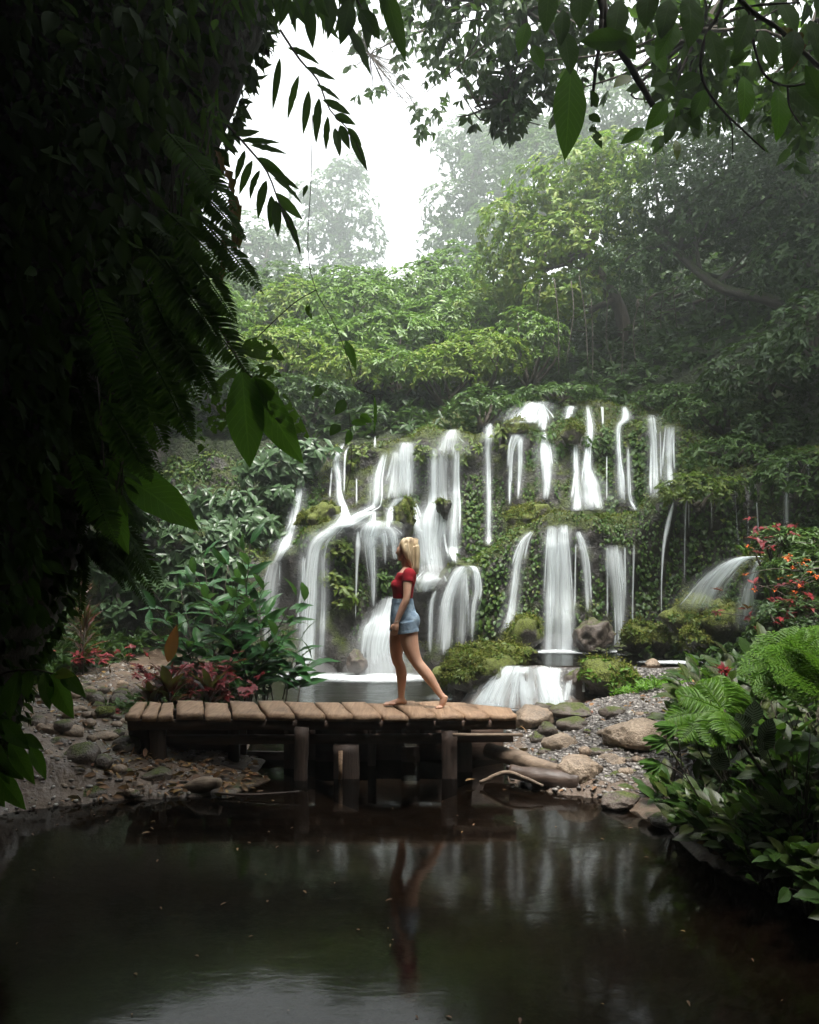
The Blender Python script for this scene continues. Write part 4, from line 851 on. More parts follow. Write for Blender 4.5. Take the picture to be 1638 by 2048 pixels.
for px, row, w, h, mt, lab, *ex in [
  (1068, 1460, 92, 48, m_rock, 'wide pale wet boulder at the right end of the bridge'), (1098, 1478, 50, 32, m_stone_d, 'round grey stone beside the wide wet boulder'), (1150, 1470, 70, 34, m_stone_d, 'wedge shaped grey stone with flat top on the right bank'), (1150, 1440, 92, 30, m_stone_d, 'long flat stone below the low cascade'), (1230, 1438, 56, 22, m_stone_d, 'short flat stone right of the long flat stone'),
  (1080, 1490, 48, 26, m_stone_d, 'dark oval stone under the round grey stone'), (1120, 1484, 34, 18, m_rock, 'small round tan stone on the right bank'), (1116, 1448, 24, 14, m_rock, 'reddish cobble beside the long flat stone'), (1122, 1508, 74, 36, m_slab, 'tan boulder with dark left face on the right bank'), (1165, 1540, 60, 26, m_rock, 'brown stone tucked behind the smooth tan boulder'), (1200, 1520, 60, 22, m_stone_d, 'grey wet stone left of the great tan boulder'),
  (1165, 1572, 92, 54, m_slab, 'smooth rounded tan boulder at the water edge by the wet log'), (1230, 1545, 64, 34, m_slab, 'low tan stone at the foot of the great tan boulder'), (1290, 1508, 160, 62, m_slab, 'great tan boulder with wet shining top on the right bank'), (1255, 1560, 40, 26, m_slab, 'small tan cobble between the tan boulders'), (1240, 1575, 60, 30, m_stone_d, 'dark wet stone at the waterline below the tan boulders'), (1245, 1620, 90, 34, m_stone_d, 'wet muddy rock jutting into the stream at right'), (1320, 1600, 70, 46, m_stone_d, 'brown stone under the overhanging right bank plants'), (1340, 1660, 80, 26, m_stone_d, 'flat grey rock at the stream edge below the dark plants'),
  (1308, 1358, 56, 40, m_rock, 'rounded grey brown boulder beside the upper pool'), (1362, 1362, 40, 26, m_mossy, 'small dark mossy stone beside the rounded boulder'), (1336, 1372, 40, 18, m_stone_d, 'low broken stone between the pool boulders'), (1100, 1420, 26, 14, m_stone_d, 'small black stone at the foot of the cascade')]:
    rock(lab, px, row, w, h, mt, group=GR, sub=4 if w > 80 else 3)
for i in range(120):
    px = rng.uniform(1060, 1340); row = rng.uniform(1425, 1575); w = rng.uniform(9, 20)*(1+1.3*rng.uniform()**3)
    rock('small grey stone lying on the gravel of the right bank', px, row, w, w*rng.uniform(.35, .65), [m_rock, m_stone_d, m_stone_d][i % 3], group='small stones scattered over the right bank gravel', sub=2)
GM = 'mossy boulders around the falls'
def boulder(label, px, row, D, w, h, mat=m_mossy, depth=None, rough=.42, tuft=True, n=500, lm=None):
    e = rock(label, px, row, w, h, mat, D, depth, GM, sub=4, name='boulder', rough=rough, cat='boulder')
    if tuft:
        me = e.data; Vv = np.array([v.co[:] for v in me.vertices])+np.array(e.location); Nn = np.array([v.normal[:] for v in me.vertices])
        m = np.where((Nn[:, 2] > .05) & (fbm(Vv, 2.6, 3, 77) > -.02))[0]
        if len(m):
            s = rng.choice(m, n*3); pp = Vv[s]+rng.normal(size=(n*3, 3))*.03
            D2 = unit(Nn[s]+.8*rng.normal(size=(n*3, 3))+np.array([0, 0, -.2])); obj('moss', *leaves(pp, D2, Nn[s]+.4*rng.normal(size=pp.shape), rng.uniform(.025, .07, n*3), .02, T4)[:2], ml_moss, e)
            s = rng.choice(m, n//5); obj('leaf_tufts', *rosettes(Vv[s], Nn[s], 6, .075, .035, .3, 1., T4)[:2], lm or ml_lime, e)
    return e
boulder('large mossy boulder with bare grey crest left of the low cascade', 955, 1385, 11.6, 150, 96, depth=.55, n=1100)
boulder('lower mossy shoulder of rock beside the woman\'s raised heel', 915, 1392, 11.9, 90, 66, depth=.4, n=600)
boulder('mossy hump linking the large mossy boulder to the upper pool', 1020, 1335, 12.2, 110, 44, depth=.5, n=500)
boulder('brown mossy boulder below the curving fall, left of the twin columns', 1052, 1306, 13.2, 92, 80, n=300, rough=.2)
boulder('dark rounded boulder veiled in splash right of the twin columns', 1196, 1306, 13.1, 84, 72, m_stone_d, tuft=False)
boulder('mossy boulder at the right edge of the white rapids', 1280, 1302, 12.9, 66, 54, n=300)
boulder('rough brown rock between the mossy boulder and the spout', 1325, 1302, 12.8, 50, 54, m_mossy, n=120)
boulder('big mossy dome on the middle ledge above the curving fall', 1062, 1066, 14.6, 90, 66, n=500)
boulder('mossy knob beside the top of the braided waterfall', 1145, 882, 15.3, 44, 40, n=180)
boulder('mossy knob between the highest cascade and its slim falls', 1034, 868, 15.6, 50, 34, n=160)
boulder('grassy mound below the white spout', 1450, 1310, 12.3, 190, 120, depth=.6, n=900, lm=ml_cliff, rough=.75)
boulder('yellow mossy hump at the foot of the spout', 1405, 1310, 11.95, 80, 62, n=500, rough=.6)
boulder('mossy ledge of rock that the spout leaps from', 1550, 1190, 11.4, 90, 110, m_cliff, depth=.5, n=500)
boulder('dark round rock at the foot of the brightest fall', 714, 1345, 14.4, 44, 44, m_stone_d, tuft=False)
boulder('small dark rock in the side cascade', 917, 1400, 11.5, 26, 22, m_stone_d, tuft=False)
boulder('round wet boulder splitting the wide veil', 808, 1062, 15.45, 50, 62, m_mossy, n=260, rough=.6)
boulder('wet boulder under the broad base of the central falls', 889, 1030, 15.62, 32, 34, m_cliff, n=30, rough=.6)
boulder('mossy boulder beside the far left waterfall', 640, 1060, 15.6, 90, 56, n=1000, rough=.6)
boulder('black wet rocks inside the low cascade', 1056, 1412, 11.42, 40, 78, m_stone_d, tuft=False)
boulder('black wet rock at the right of the low cascade', 1150, 1408, 11.36, 44, 70, m_stone_d, tuft=False)
boulder('green mossy bank right of the low cascade', 1225, 1392, 11.2, 120, 66, depth=.4, n=700, lm=ml_fern)
for i, (px, row, wd, hh) in enumerate([(690, 1064, 50, 24), (722, 1072, 40, 30), (752, 1082, 36, 24), (790, 1075, 44, 34), (672, 1078, 30, 22)]):
    rock('wet black ledge rock under the fanning water behind the woman', px, row, wd, hh, m_cliff, 15.15, group='wet ledge rocks', name='boulder', cat='boulder')

for i in range(10):
    rock('small black wet stone in the rapids of the upper pool', rng.uniform(1180, 1262), rng.uniform(1296, 1314), rng.uniform(10, 22), rng.uniform(6, 11), m_cliff, 12.7+rng.uniform(-.2, .3), group='black stones in the rapids', sub=2)

# ------------------------------------------------------------------ driftwood
def logm(label, pts, rad, mat, name='log', sides=12, cat='log'):
    c = curve([P(*p) for p in pts], 24)
    V, Fs, uv = tube(c, curve([[r] for r in rad], 24)[:, 0], sides, True)
    V = V+np.stack([fbm(V, 7, 3, 3+k) for k in range(3)], 1)*.3*max(rad)
    return tag(obj(name, V, Fs, mat, loc=c[0]), label, cat)
logm('weathered grey log sloping down from under the bridge end', [(975, 1500, 8.0), (1040, 1520, 7.75), (1118, 1540, 7.5)], [.075, .085, .06], m_log)
logm('thick dark wet log lying at the waterline in front of the smooth tan boulder', [(1020, 1542, 7.45), (1080, 1552, 7.35), (1158, 1562, 7.25)], [.06, .085, .095], m_logd)
logm('thin forked pale branch with its tip in the water by the dark log', [(960, 1565, 7.4), (1010, 1545, 7.35), (1050, 1556, 7.2), (1086, 1572, 7.1)], [.018, .02, .016, .012], m_log, 'fallen_branch', 7, 'branch')
logm('short pale driftwood stump on the left shore below the bridge', [(368, 1582, 7.2), (400, 1570, 7.15), (440, 1566, 7.1)], [.05, .07, .045], m_log, 'driftwood')
logm('long thin dark stick lying along the left waterline', [(430, 1586, 7.12), (500, 1590, 7.05), (598, 1583, 7.05)], [.012, .012, .008], m_logd, 'stick', 6, 'stick')
logm('plank like log lying in the water seen through the bridge posts', [(480, 1518, 9.1), (530, 1516, 9.1), (590, 1512, 9.1)], [.05, .05, .05], m_log)
logm('broken brown log end under the bridge near the left post', [(410, 1545, 8.), (450, 1540, 7.9), (500, 1550, 7.8)], [.05, .06, .05], m_logd)

# ------------------------------------------------------------------ pebbles, litter (uncountable)
def ground_scatter(n, fx_, fy_, zmin=.015):
    x = fx_(n); y = fy_(n); z = ground_h(x, y); k = z > zmin; return np.stack([x, y, z], 1)[k]
def pebbles(name, pts, smin, smax, mat):
    V0, F0 = ICO[1]; n = len(pts); s = rng.uniform(smin, smax, (n, 1, 1))*np.array([1, 1, .6])*rng.uniform(.6, 1.3, (n, 1, 3))
    V = pts[:, None]+V0[None]*s*(1+.25*rng.uniform(-1, 1, (n, len(V0), 1)))
    Fs = (F0[None]+np.arange(n)[:, None, None]*len(V0)).reshape(-1, 3)
    tag(obj(name, V.reshape(-1, 3), [Fs], mat, smooth=False), kind='stuff')
def M_pebble():
    k = NT('gravel_stone'); g = k.geo()
    c = k.ramp((g, 'Random Per Island'), [(0, (.055, .045, .04)), (.4, (.12, .11, .10)), (.8, (.20, .18, .165)), (1, (.36, .34, .31))])
    return k.end(k.n('BsdfPrincipled', {'Base Color': c, 'Roughness': .3}))
m_peb = M_pebble()
pts = ground_scatter(9000, lambda n: rng.uniform(.9, 4.2, n), lambda n: rng.uniform(6.9, 11.3, n)); pebbles('gravel', pts, .010, .030, m_peb)
pts = ground_scatter(5000, lambda n: rng.uniform(-6., -1.6, n), lambda n: rng.uniform(6.3, 13.5, n)); pebbles('pebble_bed', pts, .010, .035, m_peb)
def litter(name, pts, l0, l1, mat=ml_litter):
    n = len(pts); D = rdir(n)*np.array([1, 1, .35]); l = rng.uniform(l0, l1, n)
    tag(Bag().add(*leaves(pts+np.array([0, 0, .012]), D, np.array([0, 0, 1.])+.5*rng.normal(size=(n, 3)), l, l*.42, T8)).build(name, mat), kind='stuff')
litter('leaf_litter', np.concatenate([ground_scatter(1100, lambda n: rng.uniform(-6., -1.4, n), lambda n: rng.uniform(6.4, 14, n)), ground_scatter(350, lambda n: rng.uniform(.9, 4, n), lambda n: rng.uniform(5.3, 11.2, n)),
  ground_scatter(500, lambda n: rng.uniform(-2.9, -1.3, n), lambda n: rng.uniform(6.7, 7.8, n), -.1)]), .04, .12)
for px, row, D, l, lab in [(1165, 1573, 7.2, .10, 'yellow fallen leaf floating by the smooth tan boulder'), (1140, 1575, 7.2, .08, 'small orange fallen leaf floating beside the dark wet log'), (1205, 1576, 7.1, .09, 'brown curled leaf at the waterline under the tan stones'), (283, 1668, 6.1, .07, 'pale fallen leaf floating alone on the dark stream at left'), (1480, 1745, 5.35, .12, 'purplish fallen leaf afloat below the dark plants'), (490, 1570, 7.3, .10, 'orange fallen leaf on the mud below the bridge'), (930, 1562, 7.45, .11, 'yellow fallen leaf by the right bridge posts'), (205, 1548, 7.4, .13, 'long pale green fallen leaf draped on the left bank stones')]:
    p0 = P(px, row, D); p0[2] = max(p0[2], .012); V, Fs, uv = big_leaf(p0, p0+np.array([l*.9, .3*l, .006]), np.array([0, 0, 1.]), l*.45, .12, .1, 4, 8)
    tag(obj('fallen_leaf', V, Fs, ml_litter, loc=p0), lab, 'leaf', 'single fallen leaves')

n = 70; q = np.stack([rng.uniform(-3.2, 2.2, n), rng.uniform(3.6, 7.4, n), np.full(n, .006)], 1); q = q[ground_h(q[:, 0], q[:, 1]) < -.05]; n = len(q); l = rng.uniform(.015, .05, n)
tag(Bag().add(*leaves(q, rdir(n)*np.array([1, 1, .02]), np.tile([0, 0, 1.], (n, 1))+.05*rng.normal(size=(n, 3)), l, l*.35, T8)).build('floating_debris', ml_litter), kind='stuff')
# ------------------------------------------------------------------ the woman walking on the bridge
WO = np.array([(803-819)*8.1/F_PX, 8.1, DECK+.008]); KM = 197.5
def w(px, row, y=0.): return np.array([(px-803)/KM, y, (1414-row)/KM])+WO
def ringloft(rows, sides=20, capt=True):
    """rows of (centre xyz, rx, ry, power): superellipse rings in the horizontal plane"""
    a = np.arange(sides)*2*np.pi/sides; V = []
    for c, rx, ry in rows: V.append(np.stack([c[0]+rx*np.cos(a), c[1]+ry*np.sin(a), np.full(sides, c[2])], 1))
    n = len(rows); V = np.concatenate(V)
    q = [[i*sides+j, i*sides+(j+1) % sides, (i+1)*sides+(j+1) % sides, (i+1)*sides+j] for i in range(n-1) for j in range(sides)]
    Fs = [np.array(q)]
    if capt:
        V = np.concatenate([V, [rows[0][0]], [rows[-1][0]]]); m = n*sides
        Fs.append(np.array([[m, (j+1) % sides, j] for j in range(sides)]+[[m+1, (n-1)*sides+j, (n-1)*sides+(j+1) % sides] for j in range(sides)]))
    return V, Fs
def smooth_rows(rows, n):
    c = curve([list(r[0])+[r[1], r[2]] for r in rows], n); return [(k[:3], k[3], k[4]) for k in c]
def ball(c, r, sub=3):
    V, Fq = ICO[sub]; return V*np.array(r)+np.array(c), [Fq]
def limb(b, pts, rads, n=18, sides=14): b.add(*tube(curve(pts, n), np.maximum(curve([[r] for r in rads], n)[:, 0], .003), sides)[:2])
def fuse(name, bag, mat, parent, voxel=.006, smooth=6, fac=.5):
    """fuse overlapping forms into one continuous skin"""
    V, Fs, _ = bag.get(); o = obj('tmp', V, Fs, mat)
    md = o.modifiers.new('r', 'REMESH'); md.mode = 'VOXEL'; md.voxel_size = voxel; md.use_smooth_shade = True
    sm = o.modifiers.new('s', 'SMOOTH'); sm.iterations = smooth; sm.factor = fac
    dg = bpy.context.evaluated_depsgraph_get(); me = bpy.data.meshes.new_from_object(o.evaluated_get(dg))
    bpy.data.objects.remove(o)
    r = bpy.data.objects.new(name, me); COL.objects.link(r); me.name = name
    off = np.array(parent.location) if parent is not None else WO
    co = np.empty(len(me.vertices)*3); me.vertices.foreach_get('co', co); me.vertices.foreach_set('co', (co.reshape(-1, 3)-off).ravel())
    me.polygons.foreach_set('use_smooth', np.ones(len(me.polygons), bool))
    if not me.materials: me.materials.append(mat)
    if parent is None: r.location = tuple(off)
    else: r.parent = parent
    return r
ks = NT('skin'); g = ks.geo(); nzk = ks.noise((g, 'Position'), 9, 3)
m_skin = ks.end(ks.n('BsdfPrincipled', {'Base Color': ks.mix(ks.ramp((nzk, 0), [(.3, 0.), (.7, 1.)]), (.50, .28, .19), (.58, .35, .25)), 'Roughness': .5, 'Subsurface Weight': .12, 'Subsurface Radius': (.02, .008, .004), 'Subsurface Scale': .5}))
def M_cloth(name, c1, c2, sc):
    k = NT(name); tc = k.n('TexCoord'); a = k.noise((tc, 'Object'), sc, 3, .6); b = k.noise((tc, 'Object'), 16, 4, .6)
    wv = k.n('TexWave', {'Vector': (tc, 'Object'), 'Scale': sc*.6, 'Distortion': 1.})
    col = k.mix(k.ramp((b, 0), [(.35, 0.), (.7, 1.)]), c1, c2)
    bp = k.n('Bump', {'Strength': .8, 'Distance': .016, 'Height': k.math('ADD', (b, 0), k.math('MULTIPLY', (wv, 'Fac'), .15))})
    return k.end(k.n('BsdfPrincipled', {'Base Color': col, 'Roughness': .85, 'Normal': bp, 'Specular IOR Level': .2}))
m_shirt = M_cloth('red_knit', (.30, .012, .022), (.38, .02, .032), 90)
m_denim = M_cloth('washed_denim', (.12, .18, .25), (.30, .39, .48), 60)
kh = NT('blonde_hair'); tch = kh.n('TexCoord'); mph = kh.n('Mapping', {'Vector': (tch, 'Object'), 'Scale': (34, 34, 4)}); nh = kh.noise(mph, 1., 4)
m_hair = kh.end(kh.n('BsdfPrincipled', {'Base Color': kh.ramp((nh, 0), [(.3, (.20, .13, .065)), (.48, (.52, .39, .23)), (.7, (.78, .65, .45))]), 'Roughness': .45}))

b = Bag()
# torso: neck base down to crotch (px-derived centres; chest turned a little away)
b.add(*ringloft(smooth_rows([(w(815, 1137, -.01), .048, .050), (w(815, 1143, -.01), .07, .115), (w(813, 1150, -.01), .088, .155), (w(810, 1163, 0), .100, .15), (w(806, 1176, 0), .104, .138), (w(806, 1190, 0), .092, .122), (w(805, 1203, 0), .090, .116), (w(806, 1217, 0), .105, .132), (w(808, 1235, 0), .132, .160), (w(808, 1248, 0), .135, .165), (w(806, 1262, 0), .11, .15)], 26), 24))
b.add(*ball(w(796, 1172, -.055), (.058, .06, .05))); b.add(*ball(w(795, 1172, .06), (.058, .06, .05)))      # bust
b.add(*ball(w(824, 1244, -.075), (.066, .075, .075))); b.add(*ball(w(822, 1244, .075), (.066, .075, .075)))  # seat
# neck and head: facing left, turned slightly away
limb(b, [w(817, 1145, 0), w(813, 1133, .0), w(812, 1118, .005)], [.058, .050, .052])
hc = w(816, 1098, .01); b.add(*ball(hc, (.097, .076, .100)))
b.add(*ball(w(805, 1107, .012), (.062, .060, .082)))                                   # face
b.add(*ball(w(801, 1119, .014), (.034, .036, .026)))                                   # chin and jaw
limb(b, [w(801, 1096, .014), w(795, 1105, .016), w(791.5, 1109.5, .017)], [.008, .011, .010], 8, 8)   # nose
b.add(*ball(w(796, 1114.5, .016), (.010, .018, .006))); b.add(*ball(w(796.5, 1117, .016), (.010, .016, .006)))   # lips
b.add(*ball(w(814, 1105, -.066), (.018, .010, .028)))                                  # near ear
# arms
def arm(sh, el, wr, hand_end, curl, sgn):
    b.add(*ball(sh, (.052, .050, .052)))
    limb(b, [sh, sh*.55+el*.45+np.array([-.004, 0, 0]), el, el*.62+wr*.38, wr], [.050, .045, .036, .036, .0245], 24)
    d = unit(hand_end-wr); fw = unit(np.array([-1., 0, 0])-d*np.dot([-1., 0, 0], d)); sd = np.cross(d, fw)
    pc = wr+d*.045
    limb(b, [wr, wr+d*.02, pc, wr+d*.085], [.022, .026, .030, .026], 10)
    b.add(*ball(pc+fw*.004, (.030, .017, .042)))
    for k, (o, ln) in enumerate([(.024, .070), (.008, .078), (-.008, .072), (-.023, .058)]):
        r0 = wr+d*.082+fw*o; m = r0+d*ln*.5+sd*sgn*.004; e = r0+d*ln*.86+sd*sgn*.022*curl-fw*.002
        limb(b, [r0-d*.02, r0, m, e], [.0095, .0092, .0082, .0062], 10, 8)
    t0 = wr+d*.03+fw*.024; limb(b, [t0-fw*.01, t0+fw*.012+d*.012, t0+fw*.022+d*.035, t0+fw*.020+d*.055], [.012, .011, .0095, .007], 10, 8)
arm(w(818, 1149, -.155), w(813, 1197, -.205), w(794, 1243, -.185), w(789, 1272, -.175), 1., 1)
arm(w(811, 1150, .15), w(815, 1197, .195), w(808, 1241, .185), w(806, 1270, .18), 1., -1)
# legs: far leg planted, near leg trailing on its toes
def leg(pts, rads): limb(b, pts, rads, 34, 18)
leg([w(803, 1246, .082), w(796, 1275, .085), w(793, 1300, .083), w(794, 1323, .082), w(800, 1337, .08), w(803, 1354, .08), w(803, 1376, .08), w(802.5, 1396, .08), w(803, 1406, .08)], [.105, .088, .072, .057, .054, .056, .042, .033, .036])
leg([w(815, 1246, -.082), w(817, 1272, -.088), w(823, 1300, -.09), w(833, 1323, -.092), w(843, 1336, -.093), w(856, 1352, -.095), w(869, 1371, -.096), w(879, 1386, -.097), w(886, 1394, -.097)], [.110, .097, .080, .060, .058, .057, .043, .033, .033])
# planted foot
limb(b, [w(809, 1407, .08), w(803, 1406, .08), w(793, 1408.5, .075), w(782, 1411, .07), w(774, 1412, .068)], [.029, .036, .030, .024, .016], 18, 14)
b.add(*ball(w(784, 1411.5, .07), (.050, .042, .017))); b.add(*ball(w(808.5, 1409, .08), (.030, .031, .028)))
for k in range(5): 
    y = .034+.019*k; t = [.0, .006, .004, -.003, -.012][k] if False else [-.018, -.008, 0, .004, .002][k]
    limb(b, [w(776, 1411.5, y), w(772+t*100, 1412.3, y), w(768+t*160, 1412.6, y)], [.011, .0105 if k < 4 else .014, .008 if k < 4 else .011], 8, 8)
# trailing foot, heel raised, standing on the ball
limb(b, [w(890, 1390, -.097), w(887, 1397, -.097), w(884, 1405, -.098), w(880, 1412.5, -.10)], [.030, .036, .033, .022], 16, 14)
b.add(*ball(w(879, 1412.2, -.10), (.036, .044, .018)))
for k in range(5):
    y = -.062-.019*k
    limb(b, [w(877, 1412, y), w(873, 1413, y), w(868.5+.6*k, 1414.2, y)], [.011, .0105, .008], 8, 8)
pe = fuse('person', b, m_skin, None, .005, 5)
tag(pe, 'barefoot blonde woman in red top and denim shorts walking along the plank bridge', 'person')
# red cropped top: body and sleeves
s = Bag()
s.add(*ringloft(smooth_rows([(w(814, 1147, -.01), .094, .140), (w(813, 1151, -.01), .100, .166), (w(810, 1163, 0), .112, .160), (w(806, 1176, 0), .114, .148), (w(806, 1188, 0), .104, .134), (w(805.5, 1198.5, 0), .101, .128)], 20), 26))
s.add(*ball(w(796, 1172, -.055), (.070, .072, .060))); s.add(*ball(w(795, 1172, .06), (.070, .072, .060)))
for sh, el in ((w(818, 1149, -.155), w(813, 1197, -.205)), (w(811, 1150, .15), w(815, 1197, .195))):
    s.add(*ball(sh, (.062, .056, .058))); limb(s, [sh, sh*.85+el*.15, sh*.66+el*.34], [.060, .058, .056], 10, 16)
fuse('top', s, m_shirt, pe, .006, 4)
# shorts with turned-up legs, waistband
s = Bag()
s.add(*ringloft(smooth_rows([(w(805, 1200.5, 0), .104, .130), (w(805.5, 1208, 0), .112, .138), (w(806, 1220, 0), .124, .152), (w(808, 1237, 0), .142, .174), (w(808, 1249, 0), .140, .172), (w(807, 1254, 0), .12, .15)], 18), 26))
s.add(*ball(w(823, 1243, -.075), (.088, .095, .105))); s.add(*ball(w(821, 1243, .075), (.088, .095, .105)))
limb(s, [w(801, 1244, .083), w(798.5, 1256, .086), w(797.5, 1266, .088)], [.106, .097, .092], 10, 20); limb(s, [w(813, 1244, -.086), w(815, 1256, -.088), w(816, 1266, -.09)], [.116, .112, .107], 10, 20)
sh = fuse('shorts', s, m_denim, pe, .006, 3)
for c0, c1, r in ((w(798, 1260, .087), w(797.5, 1266, .088), .097), (w(815, 1260, -.089), w(816, 1266, -.09), .112)):
    V, Fs, uv = tube(np.array([c0, c0*.5+c1*.5, c1]), [r, r*1.015, r], 24, False); obj('turned_cuff', V, Fs, m_denim, sh)
V, Fs = ringloft([(w(805, 1199, 0), .107, .134), (w(805, 1203, 0), .110, .137), (w(805.5, 1207, 0), .114, .141)], 26, False); obj('waistband', V, Fs, m_denim, sh)
# hair: cap and a loose fall to the shoulders made of locks
hb = Bag()
hb.add(*ball(w(818, 1096.5, .004), (.100, .082, .103)))
limb(hb, [w(822, 1098, 0), w(826, 1112, -.004), w(828, 1127, -.006), w(831, 1140, -.008), w(835, 1151, -.01)], [.088, .074, .058, .042, .008], 20, 18)
limb(hb, [w(816, 1092, -.045), w(817, 1108, -.062), w(820, 1124, -.062), w(825, 1139, -.05)], [.045, .04, .03, .01], 14, 12)
limb(hb, [w(812, 1084, -.03), w(805, 1090, -.058), w(809, 1104, -.068), w(815, 1122, -.064)], [.04, .028, .024, .01], 14, 12)
limb(hb, [w(812, 1084, .04), w(806, 1090, .07), w(809, 1106, .08), w(818, 1128, .07)], [.04, .026, .024, .01], 14, 12)
ha = fuse('hair', hb, m_hair, pe, .006, 3)
lk = Bag()
for k in range(150):
    a = rng.uniform(-1.9, 1.9); st = hc+np.array([.02+.085*math.cos(a)*rng.uniform(.2, 1), .085*math.sin(a), .06+.045*rng.uniform(-1, 1)])
    md_ = w(819+10*math.cos(a)+rng.uniform(-2, 2), rng.uniform(1104, 1118), .098*math.sin(a)); en = w(828+7*math.cos(a)*rng.uniform(.4, 1.1), rng.uniform(1132, 1154), .07*math.sin(a)*rng.uniform(.5, 1.))
    if math.cos(a) < -.05: en = w(820+rng.uniform(-3, 5), rng.uniform(1118, 1134), .078*math.sin(a))
    lk.add(*tube(curve([st, md_, en], 9), np.array([.004, .006, .007, .007, .006, .006, .005, .004, .0015]), 5)[:2])
lk.build('loose_locks', m_hair, ha)
for r in (.0275, .0268): 
    pass
V, Fs, uv = tube(np.array([w(794, 1242, -.185)+.028*np.array([math.cos(a), math.sin(a), .35*math.cos(a)]) for a in np.linspace(0, 2*np.pi, 20)]), .0028, 5, False); obj('bracelet', V, Fs, M_plain('pale_string', (.6, .55, .5)), pe)
V, Fs = ball(w(798.2, 1102.5, -.028), (.006, .008, .0065), 2); obj('eye', V, Fs, M_plain('eye_white', (.5, .5, .5), .2), pe)
# ------------------------------------------------------------------ near plants
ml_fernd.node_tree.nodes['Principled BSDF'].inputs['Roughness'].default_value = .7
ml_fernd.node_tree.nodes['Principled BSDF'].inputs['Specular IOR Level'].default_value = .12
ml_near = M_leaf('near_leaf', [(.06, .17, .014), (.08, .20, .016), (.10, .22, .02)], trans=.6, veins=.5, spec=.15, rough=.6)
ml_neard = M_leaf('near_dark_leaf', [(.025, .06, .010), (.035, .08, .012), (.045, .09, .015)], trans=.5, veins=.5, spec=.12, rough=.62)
ml_eaten = M_leaf('chewed_leaf', [(.045, .11, .012), (.07, .12, .014)], trans=.6, veins=.5, eaten=.42)
ml_dry = M_leaf('withered_leaf', [(.10, .035, .015), (.16, .06, .025), (.07, .03, .015)], trans=.4, rough=.7)
ml_broad = M_leaf('understorey_leaf', [(.025, .06, .015), (.04, .085, .018), (.05, .075, .02), (.075, .085, .02)], trans=.3, veins=.35, rough=.38)
ml_silver = M_leaf('silver_striped_leaf', [(.03, .045, .02), (.04, .05, .025)], trans=.15, stripes=(.42, .46, .42), rough=.35)
ml_band = M_leaf('dark_banded_leaf', [(.06, .075, .025), (.08, .075, .03)], trans=.25, stripes=(.028, .04, .014), rough=.4)
ml_bright = M_leaf('bright_near_leaf', [(.06, .15, .018), (.08, .19, .022)], trans=.45, veins=.4)

TA = [(-640, 2000, 5.0), (-520, 1750, 4.9), (-280, 1400, 4.8), (-120, 1000, 4.7), (0, 600, 4.6), (130, 200, 4.5), (230, -150, 4.5), (330, -600, 4.6)]
TR = [1.15, 1.0, .84, .78, .80, .84, .86, .8]
tc = curve([P(*q) for q in TA], 90); tr = curve([[r] for r in TR], 90)[:, 0]
tv_, tf_, tuv_ = tube(tc, tr, 48, False)
cc = np.repeat(tc, 48, 0); tv_ = cc+(tv_-cc)*(1+.16*fbm(tv_, 1.1, 4, 41)+.05*fbm(tv_, 5, 3, 43))[:, None]
tk = empty('overgrown_tree', tc[0], 'huge dark leaning tree trunk wrapped in moss and ferns filling the left side', 'tree')
obj('trunk', tv_, tf_, m_barkmoss, tk, tuv_)
G48 = tv_.reshape(90, 48, 3); a = np.gradient(G48, axis=0); b_ = np.roll(G48, -1, 1)-np.roll(G48, 1, 1); GN = unit(np.cross(b_, a)); GN = GN*np.sign(np.sum(GN*(G48-tc[:, None]), -1, keepdims=True))
def trunk_pts(n):
    i = rng.integers(0, 89, n); j = rng.integers(0, 48, n); p = G48[i, j]; m = (GN[i, j][:, 1] < .55); return p[m], GN[i, j][m]
p, n = trunk_pts(16000); D = unit(n*.7+np.array([0, 0, -.8])+.5*rng.normal(size=p.shape))
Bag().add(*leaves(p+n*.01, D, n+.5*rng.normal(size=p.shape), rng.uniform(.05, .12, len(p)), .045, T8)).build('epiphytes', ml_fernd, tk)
# creepers hugging the trunk
def fern_plant(label, base, out, nf, L, plen, mat, group, npin=30, pw=.016, droop=.55, two=False, spread=.8, name='fern', rad=.004):
    e = empty(name, base, label, 'fern', group); out = np.array(out, float)
    for k in range(nf):
        d = unit(out+spread*rng.normal(size=3)*np.array([.7, .5, .7])); l = L*rng.uniform(.7, 1.1)
        frond(np.array(base)+.02*rng.normal(size=3), d, unit(np.array([0, -.5, 1.])+.3*rng.normal(size=3)), l, droop*rng.uniform(.6, 1.2), npin, plen*l/L, pw, T4 if two else T8, rad=rad, two=two).build('frond', mat, e)
    return e
ml_frond = M_leaf('backlit_frond', [(.03, .075, .010), (.045, .10, .012)], trans=.5, rough=.6, spec=.15)  # lighter copy of the shaded fern leaf, backlight put into its colour
GFN = 'ferns hanging from the overgrown trunk'
k = 0
for t in np.linspace(39, 60, 30):
    i = int(t); j = rng.integers(0, 48)
    cand = [j2 for j2 in range(48) if GN[i, j2][1] < .45 and GN[i, j2][0] > -.35]; j = cand[rng.integers(len(cand))]
    if k % 2: j = max(cand, key=lambda q: GN[i, q][0])
    fern_plant('dark fern drooping from the shadowed mossy trunk', G48[i, j], GN[i, j]*np.array([1.1, .8, 1])+np.array([.05, -.1, -.25]), 5, rng.uniform(.35, .55), rng.uniform(.06, .09), ml_fernd, GFN, 40, .018, .5)
    k += 1
